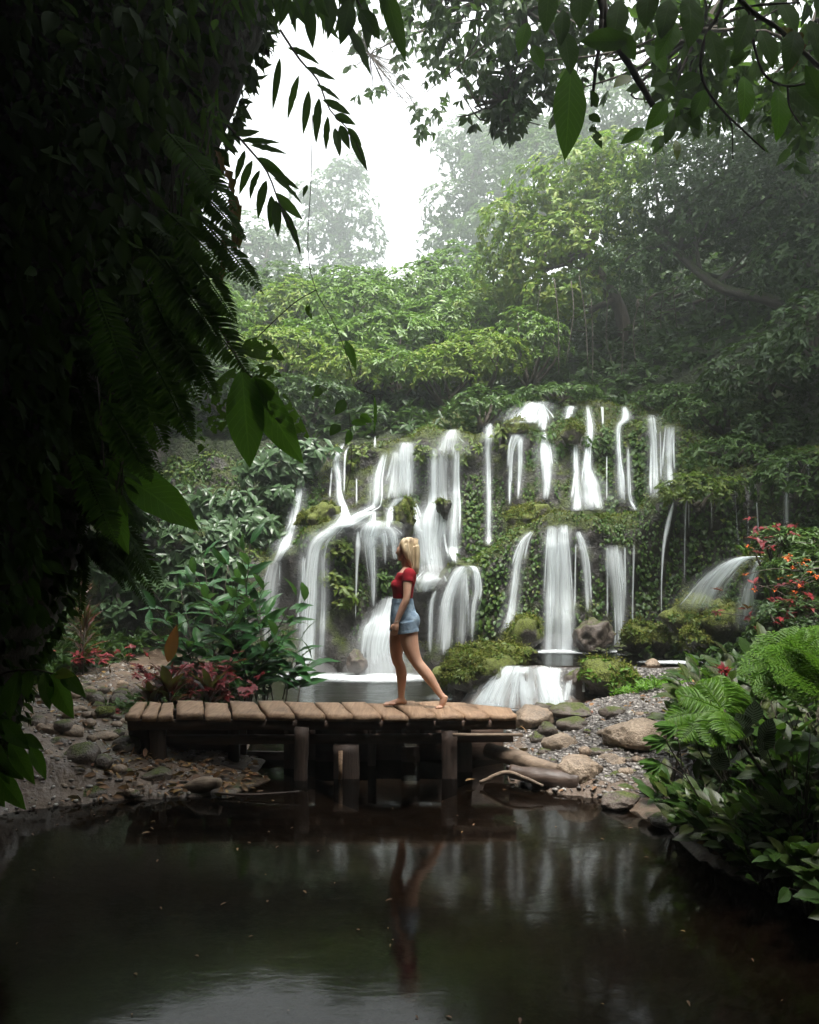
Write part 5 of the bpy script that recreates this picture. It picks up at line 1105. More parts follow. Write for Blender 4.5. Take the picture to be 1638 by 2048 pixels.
def hero_frond(label, a, t, D0, D1, plen, mat, npin=36, pw=.016, group=None, sag=.06):
    a, t = P(*a, D0), P(*t, D1); L = np.linalg.norm(t-a); d = unit(t-a+np.array([0, 0, sag*L])); e = empty('fern', a, label, 'fern', group)
    frond(a, d, np.array([.4, -1., .5]), L, sag, npin, plen, pw, T8, .35, .06, rad=.006, pdroop=.1).build('frond', mat, e)
for lab, a, t, pl, npn in [('long fern frond slanting down to the three leaved branch, against the bright bushes', (300, 500), (492, 742), .16, 54), ('small fern frond tip pointing into the misty trees', (395, 430), (522, 582), .085, 34), ('fern frond hanging left of the long slanting frond', (290, 560), (398, 800), .12, 40), ('short fern frond edge lit below the withered leaves', (330, 420), (470, 560), .10, 32), ('drooping fern frond over the dark umbrella shrubs', (240, 700), (330, 900), .12, 38), ('fern frond hanging straight in front of the dark trunk middle', (180, 560), (290, 860), .12, 40), ('shaded fern frond high on the trunk edge', (330, 260), (470, 420), .11, 34), ('shaded frond low on the trunk above the path', (150, 900), (230, 1080), .10, 34), ('fern frond curling over the withered leaves', (350, 470), (470, 640), .10, 44), ('fern frond behind the three leaved branch', (310, 620), (430, 790), .11, 44), ('fern frond sweeping down beside the chewed leaf', (290, 690), (385, 880), .10, 44), ('fern frond crossing the trunk edge at mid height', (330, 520), (440, 690), .09, 40), ('fine fern tip against the hazy left trees', (380, 360), (490, 480), .08, 36), ('low fern frond over the soft green leaf', (210, 800), (300, 960), .10, 40)]:
    hero_frond(lab, a, t, 3.38, 3.3, pl*.92, ml_frond, npn, .019, 'single fern fronds at the left')

# pinnate fronds with long hanging leaflets against the sky
def pinnate(label, path, D, leaflets, wpx, mat, name='hanging_frond'):
    pts = [P(x, r, D) for x, r in path]; c = curve(pts, 16); e = empty(name, c[0], label, 'frond', 'leafy fronds hanging at the left')
    Bag().add(*tube(c, np.linspace(.006, .002, 16), 5)).build('stem', m_bark, e)
    for (x0, r0, x1, r1) in leaflets:
        a, t = P(x0, r0, D+rng.uniform(-.05, .05)), P(x1, r1, D+rng.uniform(-.12, .12)); V, Fs, uv = big_leaf(a, t, np.array([.5*rng.normal(), -1, .35*rng.normal()]), wpx*D/F_PX*rng.uniform(.85, 1.15), rng.uniform(-.06, .12), .12, 4, 10, .4, .015, x0)
        obj('leaflet', V, Fs, mat, e, uv)
pinnate('arching frond with long narrow leaflets cut out against the white sky', [(560, 60), (600, 120), (635, 160), (660, 220), (705, 270), (735, 342)], 3.7, [(560, 115, 545, 222), (598, 150, 575, 240), (618, 180, 606, 270), (638, 195, 632, 288), (655, 232, 652, 302), (670, 255, 680, 314), (700, 265, 735, 343), (695, 255, 724, 292), (668, 230, 712, 250), (645, 200, 702, 230), (632, 168, 682, 202), (610, 135, 672, 160), (575, 95, 640, 130), (680, 250, 700, 300)], 17, ml_neard)
pinnate('second narrow leafleted frond below the first, browned at its tip', [(455, 250), (500, 300), (535, 345), (560, 410), (580, 450), (600, 508)], 3.7, [(500, 290, 575, 308), (515, 315, 570, 350), (530, 335, 600, 380), (545, 355, 605, 410), (550, 385, 606, 440), (560, 410, 602, 508), (552, 400, 556, 475), (543, 390, 540, 460), (533, 360, 516, 440), (520, 340, 500, 400), (505, 320, 478, 390), (490, 300, 470, 365), (480, 280, 560, 285), (470, 270, 520, 262)], 19, ml_neard)
pinnate('dark frond with broad leaves hanging from the top edge by the sky', [(690, -60), (720, 10), (750, 60)], 3.4, [(690, 40, 742, 152), (730, 0, 735, 100), (765, -40, 812, 124), (700, 0, 680, 90), (660, -20, 655, 80), (720, 20, 760, 80)], 34, ml_neard)
# dense dark leaves at the top left
def leaf_mass(label, region, n, D0, D1, L, mat, name, cat, dirv=(.15, -.1, -1), wr=.24, group=None, stems=True, dens=None):
    (x0, r0), (x1, r1) = region; e = empty(name, P((x0+x1)/2, r0, (D0+D1)/2), label, cat, group)
    px = rng.uniform(x0, x1, n); row = rng.uniform(r0, r1, n); D = rng.uniform(D0, D1, n)
    if dens is not None: k = dens(px, row); px, row, D = px[k], row[k], D[k]
    pt = np.stack([P(a, b, c) for a, b, c in zip(px, row, D)]); d = unit(np.array(dirv)+.45*rng.normal(size=pt.shape)); l = L*rng.uniform(.6, 1.2, len(pt))
    B = Bag()
    for k in range(len(pt)): B.add(*big_leaf(pt[k], pt[k]+d[k]*l[k], unit(np.array([0, -.9, .4])+.55*rng.normal(size=3)), l[k]*wr*rng.uniform(.8, 1.2), .1, .12, 4, 8))
    B.build('foliage', mat, e)
    if stems:
        s = Bag()
        for k in range(0, len(pt)-2, 3): s.add(*tube(curve([pt[k], (pt[k]+pt[k+1])/2+np.array([0, 0, .05]), pt[k+1]], 6), .004, 4))
        s.build('stem', m_bark, e)
    return e
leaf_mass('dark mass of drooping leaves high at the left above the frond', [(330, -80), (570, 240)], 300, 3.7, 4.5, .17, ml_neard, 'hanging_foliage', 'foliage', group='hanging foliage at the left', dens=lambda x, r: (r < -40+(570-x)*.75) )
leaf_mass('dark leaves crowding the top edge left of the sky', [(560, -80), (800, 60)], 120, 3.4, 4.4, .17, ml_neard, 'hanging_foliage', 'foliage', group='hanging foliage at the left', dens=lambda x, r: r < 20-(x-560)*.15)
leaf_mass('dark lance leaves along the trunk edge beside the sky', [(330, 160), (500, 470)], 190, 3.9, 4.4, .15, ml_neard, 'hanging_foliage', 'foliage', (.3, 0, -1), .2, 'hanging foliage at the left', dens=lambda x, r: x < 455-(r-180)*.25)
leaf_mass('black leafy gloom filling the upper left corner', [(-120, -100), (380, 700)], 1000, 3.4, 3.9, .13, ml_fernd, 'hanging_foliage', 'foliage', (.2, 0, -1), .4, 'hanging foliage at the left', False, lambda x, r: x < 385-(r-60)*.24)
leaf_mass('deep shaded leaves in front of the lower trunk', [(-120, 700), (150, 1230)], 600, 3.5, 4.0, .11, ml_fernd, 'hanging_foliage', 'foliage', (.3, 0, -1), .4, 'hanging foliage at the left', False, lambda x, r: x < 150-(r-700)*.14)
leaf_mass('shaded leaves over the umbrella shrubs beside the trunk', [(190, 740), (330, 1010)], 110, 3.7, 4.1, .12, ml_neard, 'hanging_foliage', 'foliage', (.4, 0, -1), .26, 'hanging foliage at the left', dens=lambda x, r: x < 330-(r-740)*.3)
# withered strip of leaves
e = empty('withered_leaves', P(450, 340, 3.9), 'withered brown curled leaf strip dangling against the sky at left', 'leaf')
for (x0, r0, x1, r1, wd) in [(440, 330, 465, 400, 20), (462, 385, 470, 470, 26), (468, 440, 478, 500, 22), (455, 470, 450, 540, 18), (450, 520, 442, 572, 16), (475, 450, 470, 510, 16), (430, 300, 445, 350, 14)]:
    V, Fs, uv = big_leaf(P(x0, r0, 3.9), P(x1, r1, 3.88), np.array([rng.normal()*.6, -1, .3]), wd*3.9/F_PX, .25, .35, 6, 12, .5, .08, x0); obj('leaf', V, Fs, ml_dry, e, uv)
# the branch with three big pleated leaves and chewed neighbours
e = empty('leafy_branch', P(470, 705, 3.6), 'branch tip with three large pleated leaves and insect chewed leaves hanging left of the falls', 'branch')
Bag().add(*tube(curve([P(400, 590, 3.75), P(455, 680, 3.65), P(486, 738, 3.6), P(505, 755, 3.6)], 10), np.linspace(.009, .005, 10), 6)).build('stem', m_bark, e)
for (x0, r0, x1, r1, wd, mt, cu, nx) in [(484, 738, 500, 936, 74, ml_near, .06, .1), (505, 752, 607, 928, 66, ml_near, .10, -.5), (470, 735, 396, 908, 60, ml_eaten, .05, .4), (508, 748, 622, 880, 48, ml_eaten, .12, -.6), (478, 690, 570, 720, 46, ml_eaten, .18, -.1), (500, 740, 566, 752, 34, ml_eaten, .1, -.2)]:
    V, Fs, uv = big_leaf(P(x0, r0, 3.6), P(x1, r1, 3.5), np.array([nx, -1, .25]), wd*3.6/F_PX, cu, .10, 8, 22, .5, .012, x0); o = obj('leaf', V, Fs, mt, e, uv)
    if mt is ml_eaten: o['label'] = 'leaf riddled with insect holes'
# loose vine
def vine(label, path, D, r, lv=()):
    c = curve([P(x, y, D) for x, y in path], 40); e = empty('vine', c[0], label, 'vine', 'thin vines dangling before the hillside'); Bag().add(*tube(c, r, 5)).build('stem', m_bark, e)
    for (x0, r0, x1, r1, wd, mt) in lv:
        V, Fs, uv = big_leaf(P(x0, r0, D), P(x1, r1, D-.03), np.array([rng.normal()*.5, -1, .3]), wd*D/F_PX, .15, .15, 4, 10); obj('leaf', V, Fs, mt, e, uv)
vine('hair thin vine hanging straight from the canopy then trailing right over the bushes', [(625, 230), (622, 360), (616, 500), (632, 580), (665, 640), (690, 700), (712, 770), (748, 790)], 4.2, .0022, [(615, 605, 625, 640, 14, ml_eaten), (615, 370, 606, 395, 9, ml_neard), (690, 680, 712, 742, 18, ml_near), (640, 770, 625, 800, 24, ml_eaten), (648, 765, 660, 800, 20, ml_eaten), (748, 790, 747, 870, 8, ml_near)])
vine('thin bare twig slanting from the three leaved branch up to the vine', [(500, 690), (540, 650), (590, 605), (632, 580)], 4.1, .003)
vine('dark thin vine dropping in front of the forked falls', [(640, 770), (690, 800), (700, 850), (702, 930), (692, 985)], 4.3, .002, [(702, 845, 735, 850, 16, ml_near), (690, 800, 670, 830, 22, ml_neard), (680, 850, 660, 872, 22, ml_neard), (700, 860, 690, 890, 18, ml_near), (720, 830, 745, 845, 18, ml_near)])

# broad leaves low at the left edge
e = empty('broad_leaf_plant', P(60, 1330, 4.0), 'green leafy stem reaching in from the left edge over the stony bank, one leaf yellow', 'plant')
Bag().add(*tube(curve([P(-150, 1480, 4.1), P(-20, 1360, 4.05), P(60, 1340, 4.0), P(110, 1348, 4.0)], 12), .006, 5)).build('stem', m_bark, e)
for (x0, r0, x1, r1, wd, mt) in [(110, 1348, 150, 1352, 24, ml_yel), (105, 1345, 148, 1438, 44, ml_near), (90, 1342, 100, 1420, 30, ml_neard), (120, 1340, 172, 1395, 30, ml_neard), (40, 1340, 20, 1440, 40, ml_neard), (60, 1340, 55, 1400, 36, ml_neard), (10, 1370, -20, 1450, 40, ml_neard)]:
    V, Fs, uv = big_leaf(P(x0, r0, 4.), P(x1, r1, 3.95), np.array([rng.normal()*.3, -1, .5]), wd*4/F_PX, .12, .15, 6, 14); obj('leaf', V, Fs, mt, e, uv)
e = empty('broad_leaf_plant', P(-40, 1600, 3.9), 'clump of lobed green leaves at the lower left edge hanging over the water', 'plant')
for (x0, r0, x1, r1, wd, mt) in [(20, 1480, 70, 1570, 34, ml_near), (60, 1490, 92, 1560, 26, ml_near), (-10, 1480, 20, 1570, 34, ml_neard), (-10, 1540, 52, 1620, 40, ml_near), (0, 1520, 48, 1560, 30, ml_neard), (-30, 1560, 10, 1615, 36, ml_near), (40, 1470, 88, 1500, 24, ml_neard), (0, 1440, 60, 1500, 36, ml_neard), (-40, 1400, 10, 1470, 40, ml_neard)]:
    V, Fs, uv = big_leaf(P(x0, r0, 3.9), P(x1, r1, 3.85), np.array([rng.normal()*.3, -1, .6]), wd*3.9/F_PX, .12, .15, 6, 14); obj('leaf', V, Fs, mt, e, uv)
s = Bag()
for x0, r0 in ((20, 1480), (-10, 1540), (0, 1440), (60, 1490)): s.add(*tube(curve([P(-120, 1700, 4.), P(-60, 1560, 3.95), P(x0, r0, 3.9)], 8), .005, 5))
s.build('stem', m_bark, e)
for lab, x0, r0, x1, r1, wd in [('large soft green leaf below the trunk, in front of the umbrella shrubs', 250, 955, 398, 1062, 80), ('dark green leaf hanging beside the large soft leaf', 225, 985, 258, 1110, 46), ('narrow leaf behind the large soft leaf', 240, 940, 330, 960, 40)]:
    V, Fs, uv = big_leaf(P(x0, r0, 4.1), P(x1, r1, 4.), np.array([-.2, -.8, .6]), wd*4/F_PX, .15, .12, 8, 18); tag(obj('drooping_leaf', V, Fs, ml_near, None, uv, loc=P(x0, r0, 4.1)), lab, 'leaf', 'big leaves under the trunk')

# ------------------------------------------------------------------ beds at the left of the bridge
def cane_plant(label, x, y, n, H, lean, leafL, leafW, mat, per=10, name='ginger_plant', cat='plant', group=None, z=None):
    z = max(hgt(x, y), 0) if z is None else z; e = empty(name, (x, y, z), label, cat, group); f = Bag(); s = Bag()
    for k in range(n):
        a = rng.uniform(0, 2*np.pi); ln = lean*rng.uniform(.2, 1.); h = H*rng.uniform(.6, 1.05); b0 = np.array([x, y, z-.03])+.16*rng.normal(size=3)*np.array([1, 1, 0])
        c = curve([b0, b0+np.array([math.cos(a)*ln*.3, math.sin(a)*ln*.3, h*.55]), b0+np.array([math.cos(a)*ln, math.sin(a)*ln, h])], 14); s.add(*tube(c, np.linspace(.011, .005, 14), 5))
        sd = np.array([-math.sin(a), math.cos(a), 0]) if rng.uniform() < .5 else unit(rng.normal(size=3)*np.array([1, 1, 0]))
        for j in range(per):
            t = .25+.75*j/(per-1); q = c[min(13, int(t*13))]; sg = 1 if j % 2 else -1
            d = unit(sd*sg*1.0+np.array([math.cos(a)*.4, math.sin(a)*.4, .55 if j < per-1 else 1.6])+.2*rng.normal(size=3)); L = leafL*rng.uniform(.75, 1.1)
            tip = q+d*L+np.array([0, 0, -.25*L]); f.add(*big_leaf(q, tip, unit(np.array([0, -.3, 1.])+.3*rng.normal(size=3)-d*.2), leafW*rng.uniform(.8, 1.1), .16, .15, 4, 10, .4))
    f.build('foliage', mat, e); s.build('stem', m_bark, e); return e
GB = 'bed of plants left of the pool'
def gp(px, row, D): q = P(px, row, D); return q[0], q[1]
for px, D, n, H, lab in [(455, 11.6, 12, 2.15, 'tallest ginger plant with long green blades rising behind the bridge'), (400, 11.2, 9, 1.6, 'ginger plant leaning left behind the red leaves'), (515, 11.4, 10, 1.45, 'ginger plant arching over the pool edge'), (480, 10.8, 6, 1.0, 'short ginger plant behind the red bed'), (545, 11.0, 5, .8, 'low ginger plant dipping toward the pool water')]:
    x, y = gp(px, 1400, D); cane_plant(lab, x, y, n, H, .8, .54, .125, ml_ginger, 9, group=GB, z=.15)
def rosette_plant(label, px, row, D, n, L, W, mat, name='red_leaf_plant', up=.8, group=GB, z=None, stem=.0, cat='plant'):
    q = P(px, row, D); zz_ = q[2] if z is None else z; e = empty(name, (q[0], q[1], max(0, zz_)), label, cat, group); f = Bag()
    b0 = np.array([q[0], q[1], max(0, zz_)]); top = b0+np.array([.03, 0, stem])
    for k in range(n):
        a = k*2.4+rng.uniform(-.3, .3); t = k/n; d = unit(np.array([math.cos(a), math.sin(a), up*(.4+1.8*t)])); l = L*rng.uniform(.75, 1.1)
        st = b0*(1-min(1, t*1.2+.3))+top*min(1, t*1.2+.3)
        f.add(*big_leaf(st+d*.02, st+d*l+np.array([0, 0, -.25*l*(1-t)]), unit(np.array([0, 0, 1.])-d*.5+.1*rng.normal(size=3)), W*rng.uniform(.8, 1.2), .2, .2, 4, 10, .45))
    f.build('foliage', mat, e)
    Bag().add(*tube(np.array([b0-np.array([0, 0, .05]), (b0+top)/2, top]), .012, 6)).build('stem', m_bark, e); return e
for px, row, D, n, L, W, lab, st in [(335, 1385, 9.6, 18, .5, .11, 'maroon leaved plant with one upright rusty red leaf left of the ginger', .35), (300, 1390, 9.6, 16, .42, .10, 'maroon leaved plant at the left edge of the bed', .2), (415, 1380, 9.75, 18, .46, .10, 'brown red leaved plant in the middle of the bed', .3), (370, 1395, 9.5, 14, .32, .09, 'low maroon plant in front of the bed', .1), (440, 1340, 11.2, 12, .4, .09, 'rust tinged plant under the tall ginger', .4)]:
    rosette_plant(lab, px, row, D, n, L, W, ml_maroon, stem=st, z=.12)
V, Fs, uv = big_leaf(P(336, 1325, 9.55), P(354, 1248, 9.5), np.array([.2, -1, .1]), .15, .05, .2, 6, 12); tag(obj('red_leaf', V, Fs, M_leaf('rust_leaf', [(.20, .04, .015), (.28, .06, .02)], trans=.35), None, uv, loc=P(340, 1330, 9.55)), 'single upright rusty orange leaf above the maroon plants', 'leaf')
def coleus(label, px, row, D, n, r, mat=ml_red, L=.10, group='red leaved plants', h=.03, name='red_leaf_plant'):
    q = P(px, row, D); q[2] = max(q[2], .05); e = empty(name, q, label, 'plant', group); C = q+rng.normal(size=(n, 3))*np.array([r, r*.6, r*.45])+np.array([0, 0, h])
    Bag().add(*rosettes(C, np.tile([0, -.35, 1.], (n, 1))+.3*rng.normal(size=(n, 3)), 7, L, L*.45, .15, 1., T8)).build('foliage', mat, e)
    s = Bag()
    for k in range(min(n, 10)): s.add(*tube(curve([q-np.array([0, 0, .1]), (q+C[k])/2, C[k]], 5), .004, 4))
    s.build('stem', m_bark, e)
for px, row, D, n, r, lab in [(345, 1385, 9.7, 16, .2, 'crimson leaved plant at the front left of the bed'), (395, 1350, 10.0, 14, .18, 'crimson leaved plant in the middle of the bed'), (440, 1375, 9.8, 20, .22, 'crimson leaved plant touching the back of the bridge planks'), (450, 1345, 10.2, 12, .16, 'crimson leaved plant under the ginger leaves'), (160, 1330, 12.0, 12, .22, 'crimson leaved plant beside the left path'), (205, 1315, 12.6, 6, .14, 'small crimson plant at the far end of the path'), (255, 1315, 12.8, 7, .16, 'crimson plant at the foot of the dark recess'), (310, 1350, 11, 9, .2, 'small crimson plant left of the maroon plants'), (232, 1430, 9.3, 3, .06, 'tiny red seedling behind the left bridge end')]:
    coleus(lab, px, row, D, n, r)
coleus('yellow green coleus between the crimson plants', 335, 1370, 9.75, 6, .1, ml_lime)
for px, row, D, n, L, lab in [(165, 1300, 12.2, 46, .5, 'spiky reddish brown narrow leaved shrub beside the path'), (160, 1240, 12.6, 40, .5, 'tall spiky shrub with ochre blades by the mossy trunk')]:
    rosette_plant(lab, px, row, D, n, L, .035, ml_maroon, 'spiky_shrub', .9, 'spiky shrubs', stem=.75 if row > 1250 else 1.1, z=.3, cat='shrub')
# low green cover around the beds (uncountable)
def cover(name, n, fx_, fy_, L, mat, h=.12, dens=None):
    x = fx_(n); y = fy_(n); z = ground_h(x, y); k = z > .03
    if dens is not None: k &= dens(x, y)
    C = np.stack([x, y, z+rng.uniform(0, h, n)], 1)[k]; tag(Bag().add(*rosettes(C, np.tile([0, -.2, 1.], (len(C), 1))+.5*rng.normal(size=(len(C), 3)), 6, L, L*.4, .1, 1., T4)).build(name, mat), kind='stuff')
cover('low_herbs', 2600, lambda n: rng.uniform(-5.5, -2.4, n), lambda n: rng.uniform(9.3, 14, n), .09, ml_cliff, .15, lambda x, y: fbm(np.stack([x, y, x*0], 1), .8, 2, 9)+.9*(np.abs(x+4.3-.0*y) > .75) > .45)
cover('bank_thicket', 5200, lambda n: rng.uniform(-11, -5., n), lambda n: rng.uniform(6., 16, n), .16, ml_dark, .35)
cover('slope_thicket', 9000, lambda n: rng.uniform(4.2, 11, n), lambda n: rng.uniform(7.5, 15, n), .13, ml_dark, .3)
cover('bank_underwood', 5200, lambda n: rng.uniform(1.95, 4.2, n), lambda n: rng.uniform(3.6, 7.0, n), .10, ml_dark, .3, lambda x, y: x-np.interp(y, _yr, _xr) > .03+.12*(y > 6.2)*6)
cover('bank_herbs', 900, lambda n: rng.uniform(1.9, 4.5, n), lambda n: rng.uniform(10.2, 11.5, n), .07, ml_fern, .1, lambda x, y: fbm(np.stack([x, y, x*0], 1), 1.2, 2, 4) > 0)

# ------------------------------------------------------------------ plants on the right bank
def stalk_plant(label, x, y, n, H, L, W, mat, group, name='broad_leaf_plant', lean=.35, z=None):
    z = max(hgt(x, y), 0) if z is None else z; e = empty(name, (x, y, z), label, 'plant', group); f = Bag(); s = Bag()
    for k in range(n):
        a = rng.uniform(0, 2*np.pi); h = H*rng.uniform(.45, 1.05); l = lean*rng.uniform(.2, 1); b0 = np.array([x, y, z-.03])
        tp = b0+np.array([math.cos(a)*l, math.sin(a)*l, h]); s.add(*tube(curve([b0, b0*.45+tp*.55+np.array([0, 0, .06]), tp], 7), np.linspace(.006, .003, 7), 4))
        d = unit(np.array([math.cos(a)*.8, math.sin(a)*.8, rng.uniform(-.2, 1.0)])); ll = L*rng.uniform(.7, 1.15)
        f.add(*big_leaf(tp, tp+d*ll, unit(np.array([-math.cos(a)*.5, -math.sin(a)*.5-.4, 1.])+.3*rng.normal(size=3)), W*ll/L, .12, .12, 4, 10, .5, .02, k))
    f.build('foliage', mat, e); s.build('stem', m_bark, e); return e
GRP = 'broad leaved plants on the dark right bank'
for i in range(170):
    y = rng.uniform(4.0, 7.2); x0 = np.interp(y, _yr, _xr); x = x0+.0+abs(rng.normal())*.62
    if y > 6.3: x = max(x, 2.35+.25*(y-6.3)+rng.uniform(0, .7))
    px = 819+x*F_PX/y
    if px > 1850: continue
    edge = x-x0 < .3
    stalk_plant('dark broad leaved plant in the shaded thicket on the right bank', x, y, 16, rng.uniform(.25, .4) if edge else rng.uniform(.55, .95), .20, .085, [ml_broad, ml_broad, ml_neard, ml_band][i % 4], GRP, lean=.3)
for px, row, D, wd, hh, lab in [(1432, 1500, 4.9, 30, 95, 'silver striped leaf cluster in front of the bright fern'), (1492, 1440, 5.0, 30, 80, 'round silver striped leaf right of the bright fern'), (1385, 1450, 5.1, 28, 70, 'silver striped leaf at the foot of the bright fern'), (1530, 1475, 4.9, 26, 80, 'silver striped leaf among banded leaves at the right')]:
    e = empty('silver_leaf_plant', P(px, row+60, D+.05), lab, 'plant', 'silver striped plants'); 
    for k in range(3):
        a = P(px+rng.uniform(-14, 14), row+10+k*14, D+.02*k); V, Fs, uv = big_leaf(a, P(px+rng.uniform(-30, 22), row-hh*.5+k*26, D-.04), np.array([.2*rng.normal(), -1, .5]), wd*1.3*D/F_PX, .08, .1, 6, 14, .5); obj('leaf', V, Fs, ml_silver, e, uv)
    Bag().add(*tube(curve([P(px+30, row+80, D+.1), P(px+14, row+50, D+.06), P(px, row+12, D)], 8), .004, 5)).build('stem', m_bark, e)
for i, (px, row, D, L) in enumerate([(1400, 1350, 6.5, .3), (1430, 1340, 6.5, .3), (1475, 1300, 6.3, .3), (1495, 1300, 6.4, .3), (1345, 1370, 6.9, .26), (1600, 1420, 4.9, .3), (1620, 1380, 4.8, .28), (1410, 1470, 5.8, .28)]):
    q = P(px, row, D); stalk_plant('upright dark banded leaves beside the bright fern, '+['left of the spout foam', 'right of the first pair', 'tall behind the fern', 'tallest behind the fern', 'lowest at the gravel edge', 'at the right edge', 'near the right frame edge', 'in front of the fern'][i], q[0], D, 4, max(.3, q[2]-hgt(q[0], D)-.15), L, .10, ml_band, 'dark banded leaf plants', 'banded_leaf_plant', .15)
# bright fern in front, finer tree-like fern behind it
def fern_at(label, px, row, D, fr, plen, mat, npin, pw, two=False, group='bright ferns on the right bank', name='fern'):
    q = P(px, row, D); e = empty(name, q, label, 'fern', group)
    for (x1, r1, dD, sag) in fr:
        t = P(x1, r1, D+dD); L = np.linalg.norm(t-q); d = unit(t-q+np.array([0, 0, sag*L]))
        frond(q, d, unit(np.array([.15*rng.normal(), -.75, .8])), L*1.02, sag, npin, plen, pw, T8, .45, .10, rad=.005, two=two, pdroop=.12).build('frond', mat, e)
    Bag().add(*tube(curve([np.array([max(q[0]+.1, np.interp(q[1], _yr, _xr)+.4), q[1]+.25, .25]), q+np.array([.22, .12, -.3]), q], 8), .012, 6)).build('stem', m_bark, e)
fern_at('bright green fern with fanned fronds over the gravel at right', 1445, 1420, 5.1, [(1395, 1355, .1, .12), (1345, 1385, 0, .15), (1330, 1440, -.1, .2), (1365, 1480, -.2, .25), (1420, 1490, -.3, .25), (1475, 1360, .15, .12), (1460, 1475, -.35, .2), (1440, 1345, .2, .1), (1500, 1390, .1, .15)], .135, ml_fern, 30, .022)
fern_at('feathery green tree fern spreading in from the right edge', 1650, 1330, 4.9, [(1480, 1350, -.1, .2), (1500, 1290, .1, .2), (1560, 1255, .2, .15), (1520, 1385, -.2, .25), (1590, 1395, -.3, .25), (1640, 1250, .3, .1), (1700, 1280, .2, .1), (1600, 1300, -.3, .1), (1545, 1330, -.25, .2), (1575, 1300, .0, .12), (1560, 1365, -.4, .2)], .20, ml_fern, 20, .075, True)
e = empty('palmate_plant', P(1330, 1520, 5.4), 'sprigs of bright hand shaped leaves poking out over the tan boulder', 'plant')
for cx_, cr_ in ((1330, 1478), (1322, 1525), (1352, 1450)):
    for k in range(6):
        a = math.pi*.62+k*.33; V, Fs, uv = big_leaf(P(cx_, cr_, 5.4), P(cx_+math.cos(a)*48, cr_+abs(math.sin(a))*26+6-8*k*.3, 5.35), np.array([0, -.6, .8]), 15*5.4/F_PX, .12, .1, 4, 10); obj('leaf', V, Fs, ml_bright, e, uv)
Bag().add(*tube(curve([P(1400, 1600, 5.45), P(1360, 1530, 5.42), P(1330, 1478, 5.4)], 8), .005, 5)).add(*tube(curve([P(1400, 1600, 5.45), P(1365, 1550, 5.42), P(1322, 1525, 5.4)], 8), .004, 5)).add(*tube(curve([P(1365, 1550, 5.45), P(1360, 1500, 5.42), P(1352, 1450, 5.4)], 8), .004, 5)).build('stem', m_bark, e)
# red and orange shrub on the right
shrub('green shrub behind the red and orange flowers at the right edge', 1625, 1150, 8.9, (.50, .4, .32), 200, .09, ml_cliff, 'right bank shrubs', 7, ground=.6)
shrub('feathery green shrub at the top of the flowering right bank', 1590, 1085, 9.3, (.55, .3, .16), 110, .10, ml_cliff, 'right bank shrubs', 7, ground=.8, lump=.7)
shrub('leafy green bush hanging over the spout rock', 1592, 1140, 10.6, (.36, .4, .45), 200, .09, ml_cliff, 'right bank shrubs', 7, ground=.7)
shrub('dark bush below the red leaves on the right bank', 1600, 1270, 8.2, (.5, .3, .35), 170, .09, ml_dark, 'right bank shrubs', 7, ground=.5)
for px, row, D, n, r, mt, lab in [(1565, 1075, 9.0, 16, .26, ml_red, 'bright red leaves at the top of the right bank under the pale fall'), (1610, 1200, 8.4, 20, .30, ml_red, 'deep red leaves at the right edge above the tree fern'), (1580, 1245, 8.3, 16, .28, ml_red, 'pinkish red leaves just above the tree fern'), (1605, 1125, 8.5, 12, .22, ml_orange, 'orange flowers high on the right bank'), (1590, 1160, 8.4, 10, .2, ml_orange, 'orange flowers in the middle of the right bank'), (1500, 1095, 10, 3, .04, ml_orange, 'tiny orange flower beside the lip of the spout')]:
    coleus(lab, px, row, D, n, r, mt, .075 if mt is ml_red else .04, 'red and orange plants on the right bank', 0., 'red_shrub' if mt is ml_red else 'orange_flowers')
coleus('small red flower spike in front of the upper pool', 1455, 1340, 6., 5, .05, ml_red, .05, None, 0., 'red_flower')
# ------------------------------------------------------------------ canopy over the stream
def canopy_tree(label, lob, L, mat, n, bark, limbs_, group='trees leaning over the stream', T=T8, gap=.12, twr=.02):
    e = empty('overhanging_tree', limbs_[0][0][0], label, 'tree', group); b = Bag()
    for pts, r0, r1 in limbs_: b.add(*tube(curve(pts, 18), np.linspace(r0, r1, 18), 7, True))
    f = Bag(); tot = sum(r[0]*r[2] for _, r in lob)
    for c, r in lob:
        C, O, _ = crown_pts(c, r, int(n*r[0]*r[2]/tot), int(abs(c[0])*31+9), .5, -1., .75)
        if gap: k = fbm(C, 1.6, 2, 3) > -gap; C, O = C[k], O[k]
        f.add(*rosettes(C, O*np.array([1, 1, .3])+np.array([0, 0, -.2]), 5, L, L*.42, .75, .8, T))
        m = np.argmin([np.linalg.norm(np.array(p[0][-1])-c) for p in limbs_]); s0 = np.array(limbs_[m][0][-1])
        for k in range(8):
            t = np.array(c)+rng.normal(size=3)*np.array(r)*.5; b.add(*tube(curve([s0, (s0+t)/2+.1*rng.normal(size=3), t], 8), np.linspace(twr, .003, 8), 5))
    b.build('trunk', bark, e); f.build('crown', mat, e); return e
D = 8.6
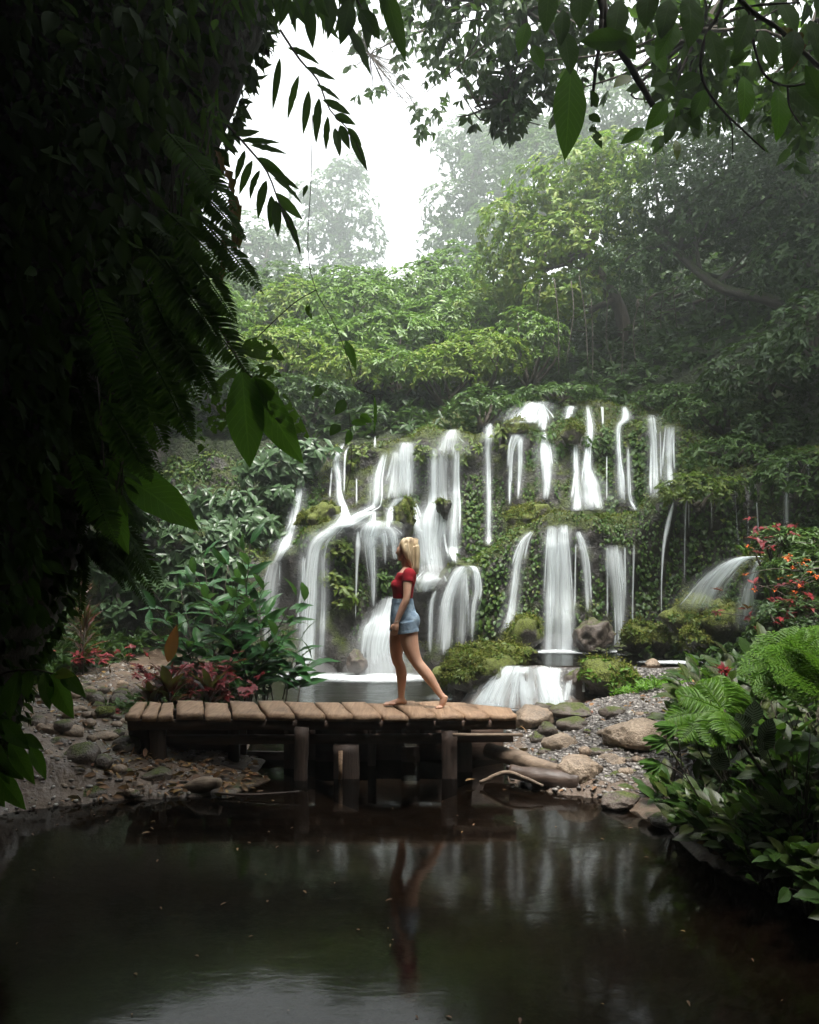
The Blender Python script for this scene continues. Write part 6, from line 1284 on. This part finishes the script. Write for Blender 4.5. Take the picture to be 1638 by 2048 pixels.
canopy_tree('dark small leaved tree crown hanging down at the top, right of the sky gap', lobes([(1010, 80, 8.6, (.9, .9, .55)), (930, 30, 8.6, (.6, .8, .4)), (1100, 60, 8.4, (.9, .9, .7)), (1000, 200, 8.8, (.30, .4, .3)), (950, 170, 8.8, (.28, .4, .4)), (1060, 180, 8.6, (.45, .5, .4)), (1180, 30, 8.4, (.9, .9, .6)), (1000, 250, 8.8, (.22, .3, .15)), (860, 0, 8.8, (.35, .6, .3))]), .125, ml_dark, 900, m_bark,
  [([P(1500, -900, 9.5), P(1350, -420, 9.2), P(1180, -150, 8.8), P(1050, 20, 8.6)], .16, .04), ([P(1180, -150, 8.8), P(1080, -80, 8.7), P(960, 0, 8.6)], .06, .02), ([P(1050, 20, 8.6), P(1040, 110, 8.6), P(1010, 200, 8.7)], .03, .01)])
canopy_tree('wispy hanging foliage at the top of the sky gap', lobes([(820, 190, 12, (.5, .5, .5)), (790, 110, 12, (.6, .5, .4)), (740, 150, 12, (.4, .4, .5)), (850, 240, 12, (.25, .3, .3)), (870, 120, 12, (.4, .4, .4)), (790, 20, 12, (.7, .6, .4)), (700, 40, 12, (.6, .5, .5))]), .14, ml_far, 330, m_bark,
  [([P(1100, -500, 13), P(960, -150, 12.5), P(850, 60, 12)], .10, .02), ([P(850, 60, 12), P(790, 80, 12), P(740, 110, 12)], .02, .006)], gap=-.02, twr=.006)
canopy_tree('mid green leafy boughs filling the top right corner behind the big leaves', lobes([(1300, 60, 6.6, (.9, .8, .5)), (1480, 60, 6.4, (.9, .8, .6)), (1620, 100, 6.2, (.7, .8, .7)), (1380, 160, 6.6, (.5, .5, .3)), (1560, 190, 6.5, (.5, .5, .3)), (1250, 140, 6.8, (.4, .5, .3))]), .14, ml_neard, 620, m_bark,
  [([P(1900, -700, 7), P(1700, -300, 6.8), P(1500, -60, 6.6), P(1400, 60, 6.5)], .12, .03), ([P(1700, -300, 6.8), P(1660, -60, 6.5), P(1610, 100, 6.3)], .05, .02)])
# near twigs and their large leaves
e = empty('leafy_branch', P(1205, -40, 3.2), 'dark slanting branch with large drop tipped leaves hanging at the top right', 'branch', 'leafy branches at the top right')
tb = Bag()
for path, D, r0, r1 in [([(1190, -160), (1205, 0), (1218, 60), (1262, 135), (1306, 212)], 3.3, .022, .012), ([(1205, 0), (1200, 80), (1190, 150), (1183, 212)], 3.2, .009, .005), ([(1205, 40), (1193, 130), (1187, 190)], 3.18, .007, .004)]: tb.add(*tube(curve([P(x, y, D) for x, y in path], 20), np.linspace(r0, r1, 20), 8, True, .3))
tb.build('twig', m_bark, e)
def hang(e, lst, D, mats):
    for (x0, r0, x1, r1, wd, m) in lst:
        d = D+rng.uniform(-.12, .12); V, Fs, uv = big_leaf(P(x0, r0, d), P(x1, r1, d-.04), np.array([.2*rng.normal(), -1, .2+.2*rng.normal()]), wd*d/F_PX, rng.uniform(.03, .12), rng.uniform(.05, .14), 6, 18, .45, .012, x0); obj('leaf', V, Fs, mats[m], e, uv)
mats = {'n': ml_near, 'd': ml_neard, 'e': ml_eaten, 'y': ml_yel}
hang(e, [(1142, 132, 1129, 322, 68, 'n'), (1128, 60, 1140, 150, 46, 'd'), (1255, 82, 1160, 84, 44, 'd'), (1288, 258, 1240, 289, 24, 'n'), (1262, 152, 1227, 176, 26, 'y'), (1180, 243, 1204, 298, 20, 'e'), (1333, 205, 1290, 262, 36, 'n'), (1195, 215, 1180, 180, 22, 'd'), (1270, 120, 1230, 60, 40, 'd'), (1178, 230, 1202, 245, 18, 'd'), (1055, 45, 1037, 112, 30, 'n'), (1065, 90, 1085, 140, 28, 'n'), (1127, 20, 1120, 95, 32, 'd'), (1100, -30, 1090, 70, 40, 'd'), (1310, 170, 1350, 190, 30, 'd'), (1240, 0, 1225, 90, 44, 'd'), (1165, -30, 1160, 60, 44, 'd'), (1290, 90, 1330, 150, 40, 'n')], 3.2, mats)
e = empty('leafy_branch', P(1480, -40, 3.1), 'thin branch at the upper right with oval leaves and bare twig tips', 'branch', 'leafy branches at the top right')
tb = Bag()
for path, D, r0, r1 in [([(1450, -60), (1440, 20), (1412, 70), (1401, 130), (1412, 175), (1440, 215), (1480, 255), (1530, 301)], 3.1, .009, .003), ([(1440, 215), (1462, 245), (1466, 318)], 3.1, .003, .002), ([(1430, -60), (1500, 20), (1560, 60), (1640, 135), (1720, 200)], 3.0, .010, .007), ([(1498, 20), (1508, 90), (1530, 150), (1575, 172), (1640, 160)], 3.0, .006, .003), ([(1575, 172), (1580, 215), (1605, 254)], 3.0, .004, .002), ([(1460, 20), (1520, 10), (1600, 5)], 3.0, .006, .003)]: tb.add(*tube(curve([P(x, y, D) for x, y in path], 22), np.linspace(r0, r1, 22), 6, True, .3))
tb.build('twig', m_bark, e)
hang(e, [(1378, -10, 1377, 98, 58, 'd'), (1352, 48, 1312, 122, 46, 'n'), (1487, 152, 1482, 248, 42, 'n'), (1554, 178, 1552, 286, 47, 'n'), (1575, 168, 1650, 238, 58, 'd'), (1460, 120, 1492, 110, 40, 'd'), (1430, 95, 1495, 92, 30, 'd'), (1352, 280, 1354, 322, 16, 'y'), (1345, 240, 1330, 290, 24, 'd'), (1362, 215, 1400, 262, 34, 'd'), (1410, 180, 1385, 240, 34, 'n'), (1335, 150, 1300, 175, 30, 'd'), (1420, 60, 1440, 150, 44, 'd'), (1520, 60, 1545, 140, 40, 'd'), (1590, 60, 1570, 150, 44, 'd'), (1620, 40, 1640, 130, 46, 'd'), (1500, 30, 1470, 110, 44, 'd'), (1560, 0, 1590, 70, 44, 'd'), (1640, 200, 1610, 130, 40, 'd'), (1400, 150, 1350, 180, 36, 'd'), (1385, 200, 1350, 235, 30, 'n'), (1425, 230, 1415, 275, 22, 'e'), (1340, 0, 1320, 80, 44, 'd'), (1300, -20, 1290, 60, 44, 'd')], 3.05, mats)
e = empty('dry_leaf', P(1575, 50, 3.0), 'curled dark dead leaf caught on the upper right twig', 'leaf')
V, Fs, uv = big_leaf(P(1562, 55, 3.), P(1578, 148, 2.98), np.array([.5, -1, 0]), 34*3/F_PX, .3, .5, 6, 14, .5, .06); obj('leaf', V, Fs, ml_dry, e, uv)
# leaf cover added out of frame, overhead and behind, to darken the near stream
n = 36000
q = np.stack([rng.uniform(-15, 15, n), rng.uniform(-16, 8., n), rng.uniform(9.2, 12.5, n)], 1)
q = q[(fbm(q, .35, 2, 71) > -.75) & (q[:, 1] < 6.0-3.2*np.clip(q[:, 0]+.3, -.5, 1.5))]
side = np.stack([np.where(rng.uniform(size=9000) < .5, -1, 1)*rng.uniform(5.2, 9, 9000), rng.uniform(-12, 5.5, 9000), rng.uniform(1.5, 10, 9000)], 1)
rear = np.stack([rng.uniform(-9, 9, 7000), rng.uniform(-11, -5, 7000), rng.uniform(.5, 10, 7000)], 1)
n = 14000
hi = np.stack([np.where(rng.uniform(size=n) < .62, rng.uniform(5.2, 17, n), -rng.uniform(4.6, 15, n)), rng.uniform(7, 17, n), rng.uniform(14.5, 17, n)], 1)  # high leaves added above the frame to shade the slopes on both sides
hi = hi[(np.abs(hi[:, 0]) > 4.6+.7*fbm(hi, .5, 2, 5)) & (fbm(hi, .45, 2, 77) > -.35)]
q = np.concatenate([q, side, rear, hi]); l = rng.uniform(.55, 1.1, len(q))
tag(Bag().add(*leaves(q, rdir(len(q))*np.array([1, 1, .4])+np.array([0, 0, -.3]), rdir(len(q))*.6+np.array([0, 0, 1.]), l, l*.5, T4)).build('shade_canopy', ml_dark), kind='stuff')
# ------------------------------------------------------------------ air, light, camera
hz = NT('mist_air'); 
hv = hz.n('VolumePrincipled', {'Color': (.88, .95, .90, 1), 'Density': HAZE, 'Anisotropy': .7})
hz.t.links.new(hv.outputs[0], hz.out.inputs['Volume'])
V, Fq = box((0, 34, 22), (150, 130, 56))
tag(obj('haze', V, Fq, hz.m, smooth=False), kind='stuff')
w = bpy.data.worlds.new('World'); S.world = w; w.use_nodes = True
t = w.node_tree; bg = t.nodes['Background']
sky = t.nodes.new('ShaderNodeTexSky'); sky.sky_type = 'NISHITA'; sky.sun_disc = False
sky.sun_elevation = R(SUN_EL); sky.sun_rotation = R(SUN_AZ); sky.dust_density = 4.; sky.air_density = 1.2
hs = t.nodes.new('ShaderNodeHueSaturation'); hs.inputs['Saturation'].default_value = .12
t.links.new(sky.outputs[0], hs.inputs['Color']); t.links.new(hs.outputs[0], bg.inputs['Color'])
bg.inputs['Strength'].default_value = SKY
sl = bpy.data.lights.new('sun', 'SUN'); sl.energy = SUN; sl.angle = R(14); sl.color = (1., .96, .90)
so = bpy.data.objects.new('sun', sl); COL.objects.link(so)
# nishita: rotation 0 = sun towards +Y, turning clockwise seen from above
el, az = R(SUN_EL), R(SUN_AZ); sd = Vector((math.sin(az)*math.cos(el), math.cos(az)*math.cos(el), math.sin(el)))
so.rotation_euler = sd.to_track_quat('Z', 'Y').to_euler()
cam = bpy.data.cameras.new('camera'); co = bpy.data.objects.new('camera', cam); COL.objects.link(co)
co.location = (0, 0, CAM_H); co.rotation_euler = (R(90), 0, 0)
cam.sensor_fit = 'HORIZONTAL'; cam.sensor_width = 36; cam.lens = 36*F_PX/1638.; cam.shift_y = (HOR-1024)/1638.
cam.clip_start = .05; cam.clip_end = 600
S.camera = co
S.view_settings.view_transform = 'Standard'; S.view_settings.look = 'None'; S.view_settings.gamma = 1; S.view_settings.exposure = EXPO
c = S.cycles if hasattr(S, 'cycles') else None
S.render.engine = 'CYCLES'; c = S.cycles
c.use_denoising = True; c.max_bounces = 6; c.diffuse_bounces = 3; c.glossy_bounces = 3; c.transmission_bounces = 4; c.transparent_max_bounces = 24; c.volume_bounces = 0
c.caustics_reflective = False; c.caustics_refractive = False
try: c.denoiser = 'OPENIMAGEDENOISE'
except Exception: pass
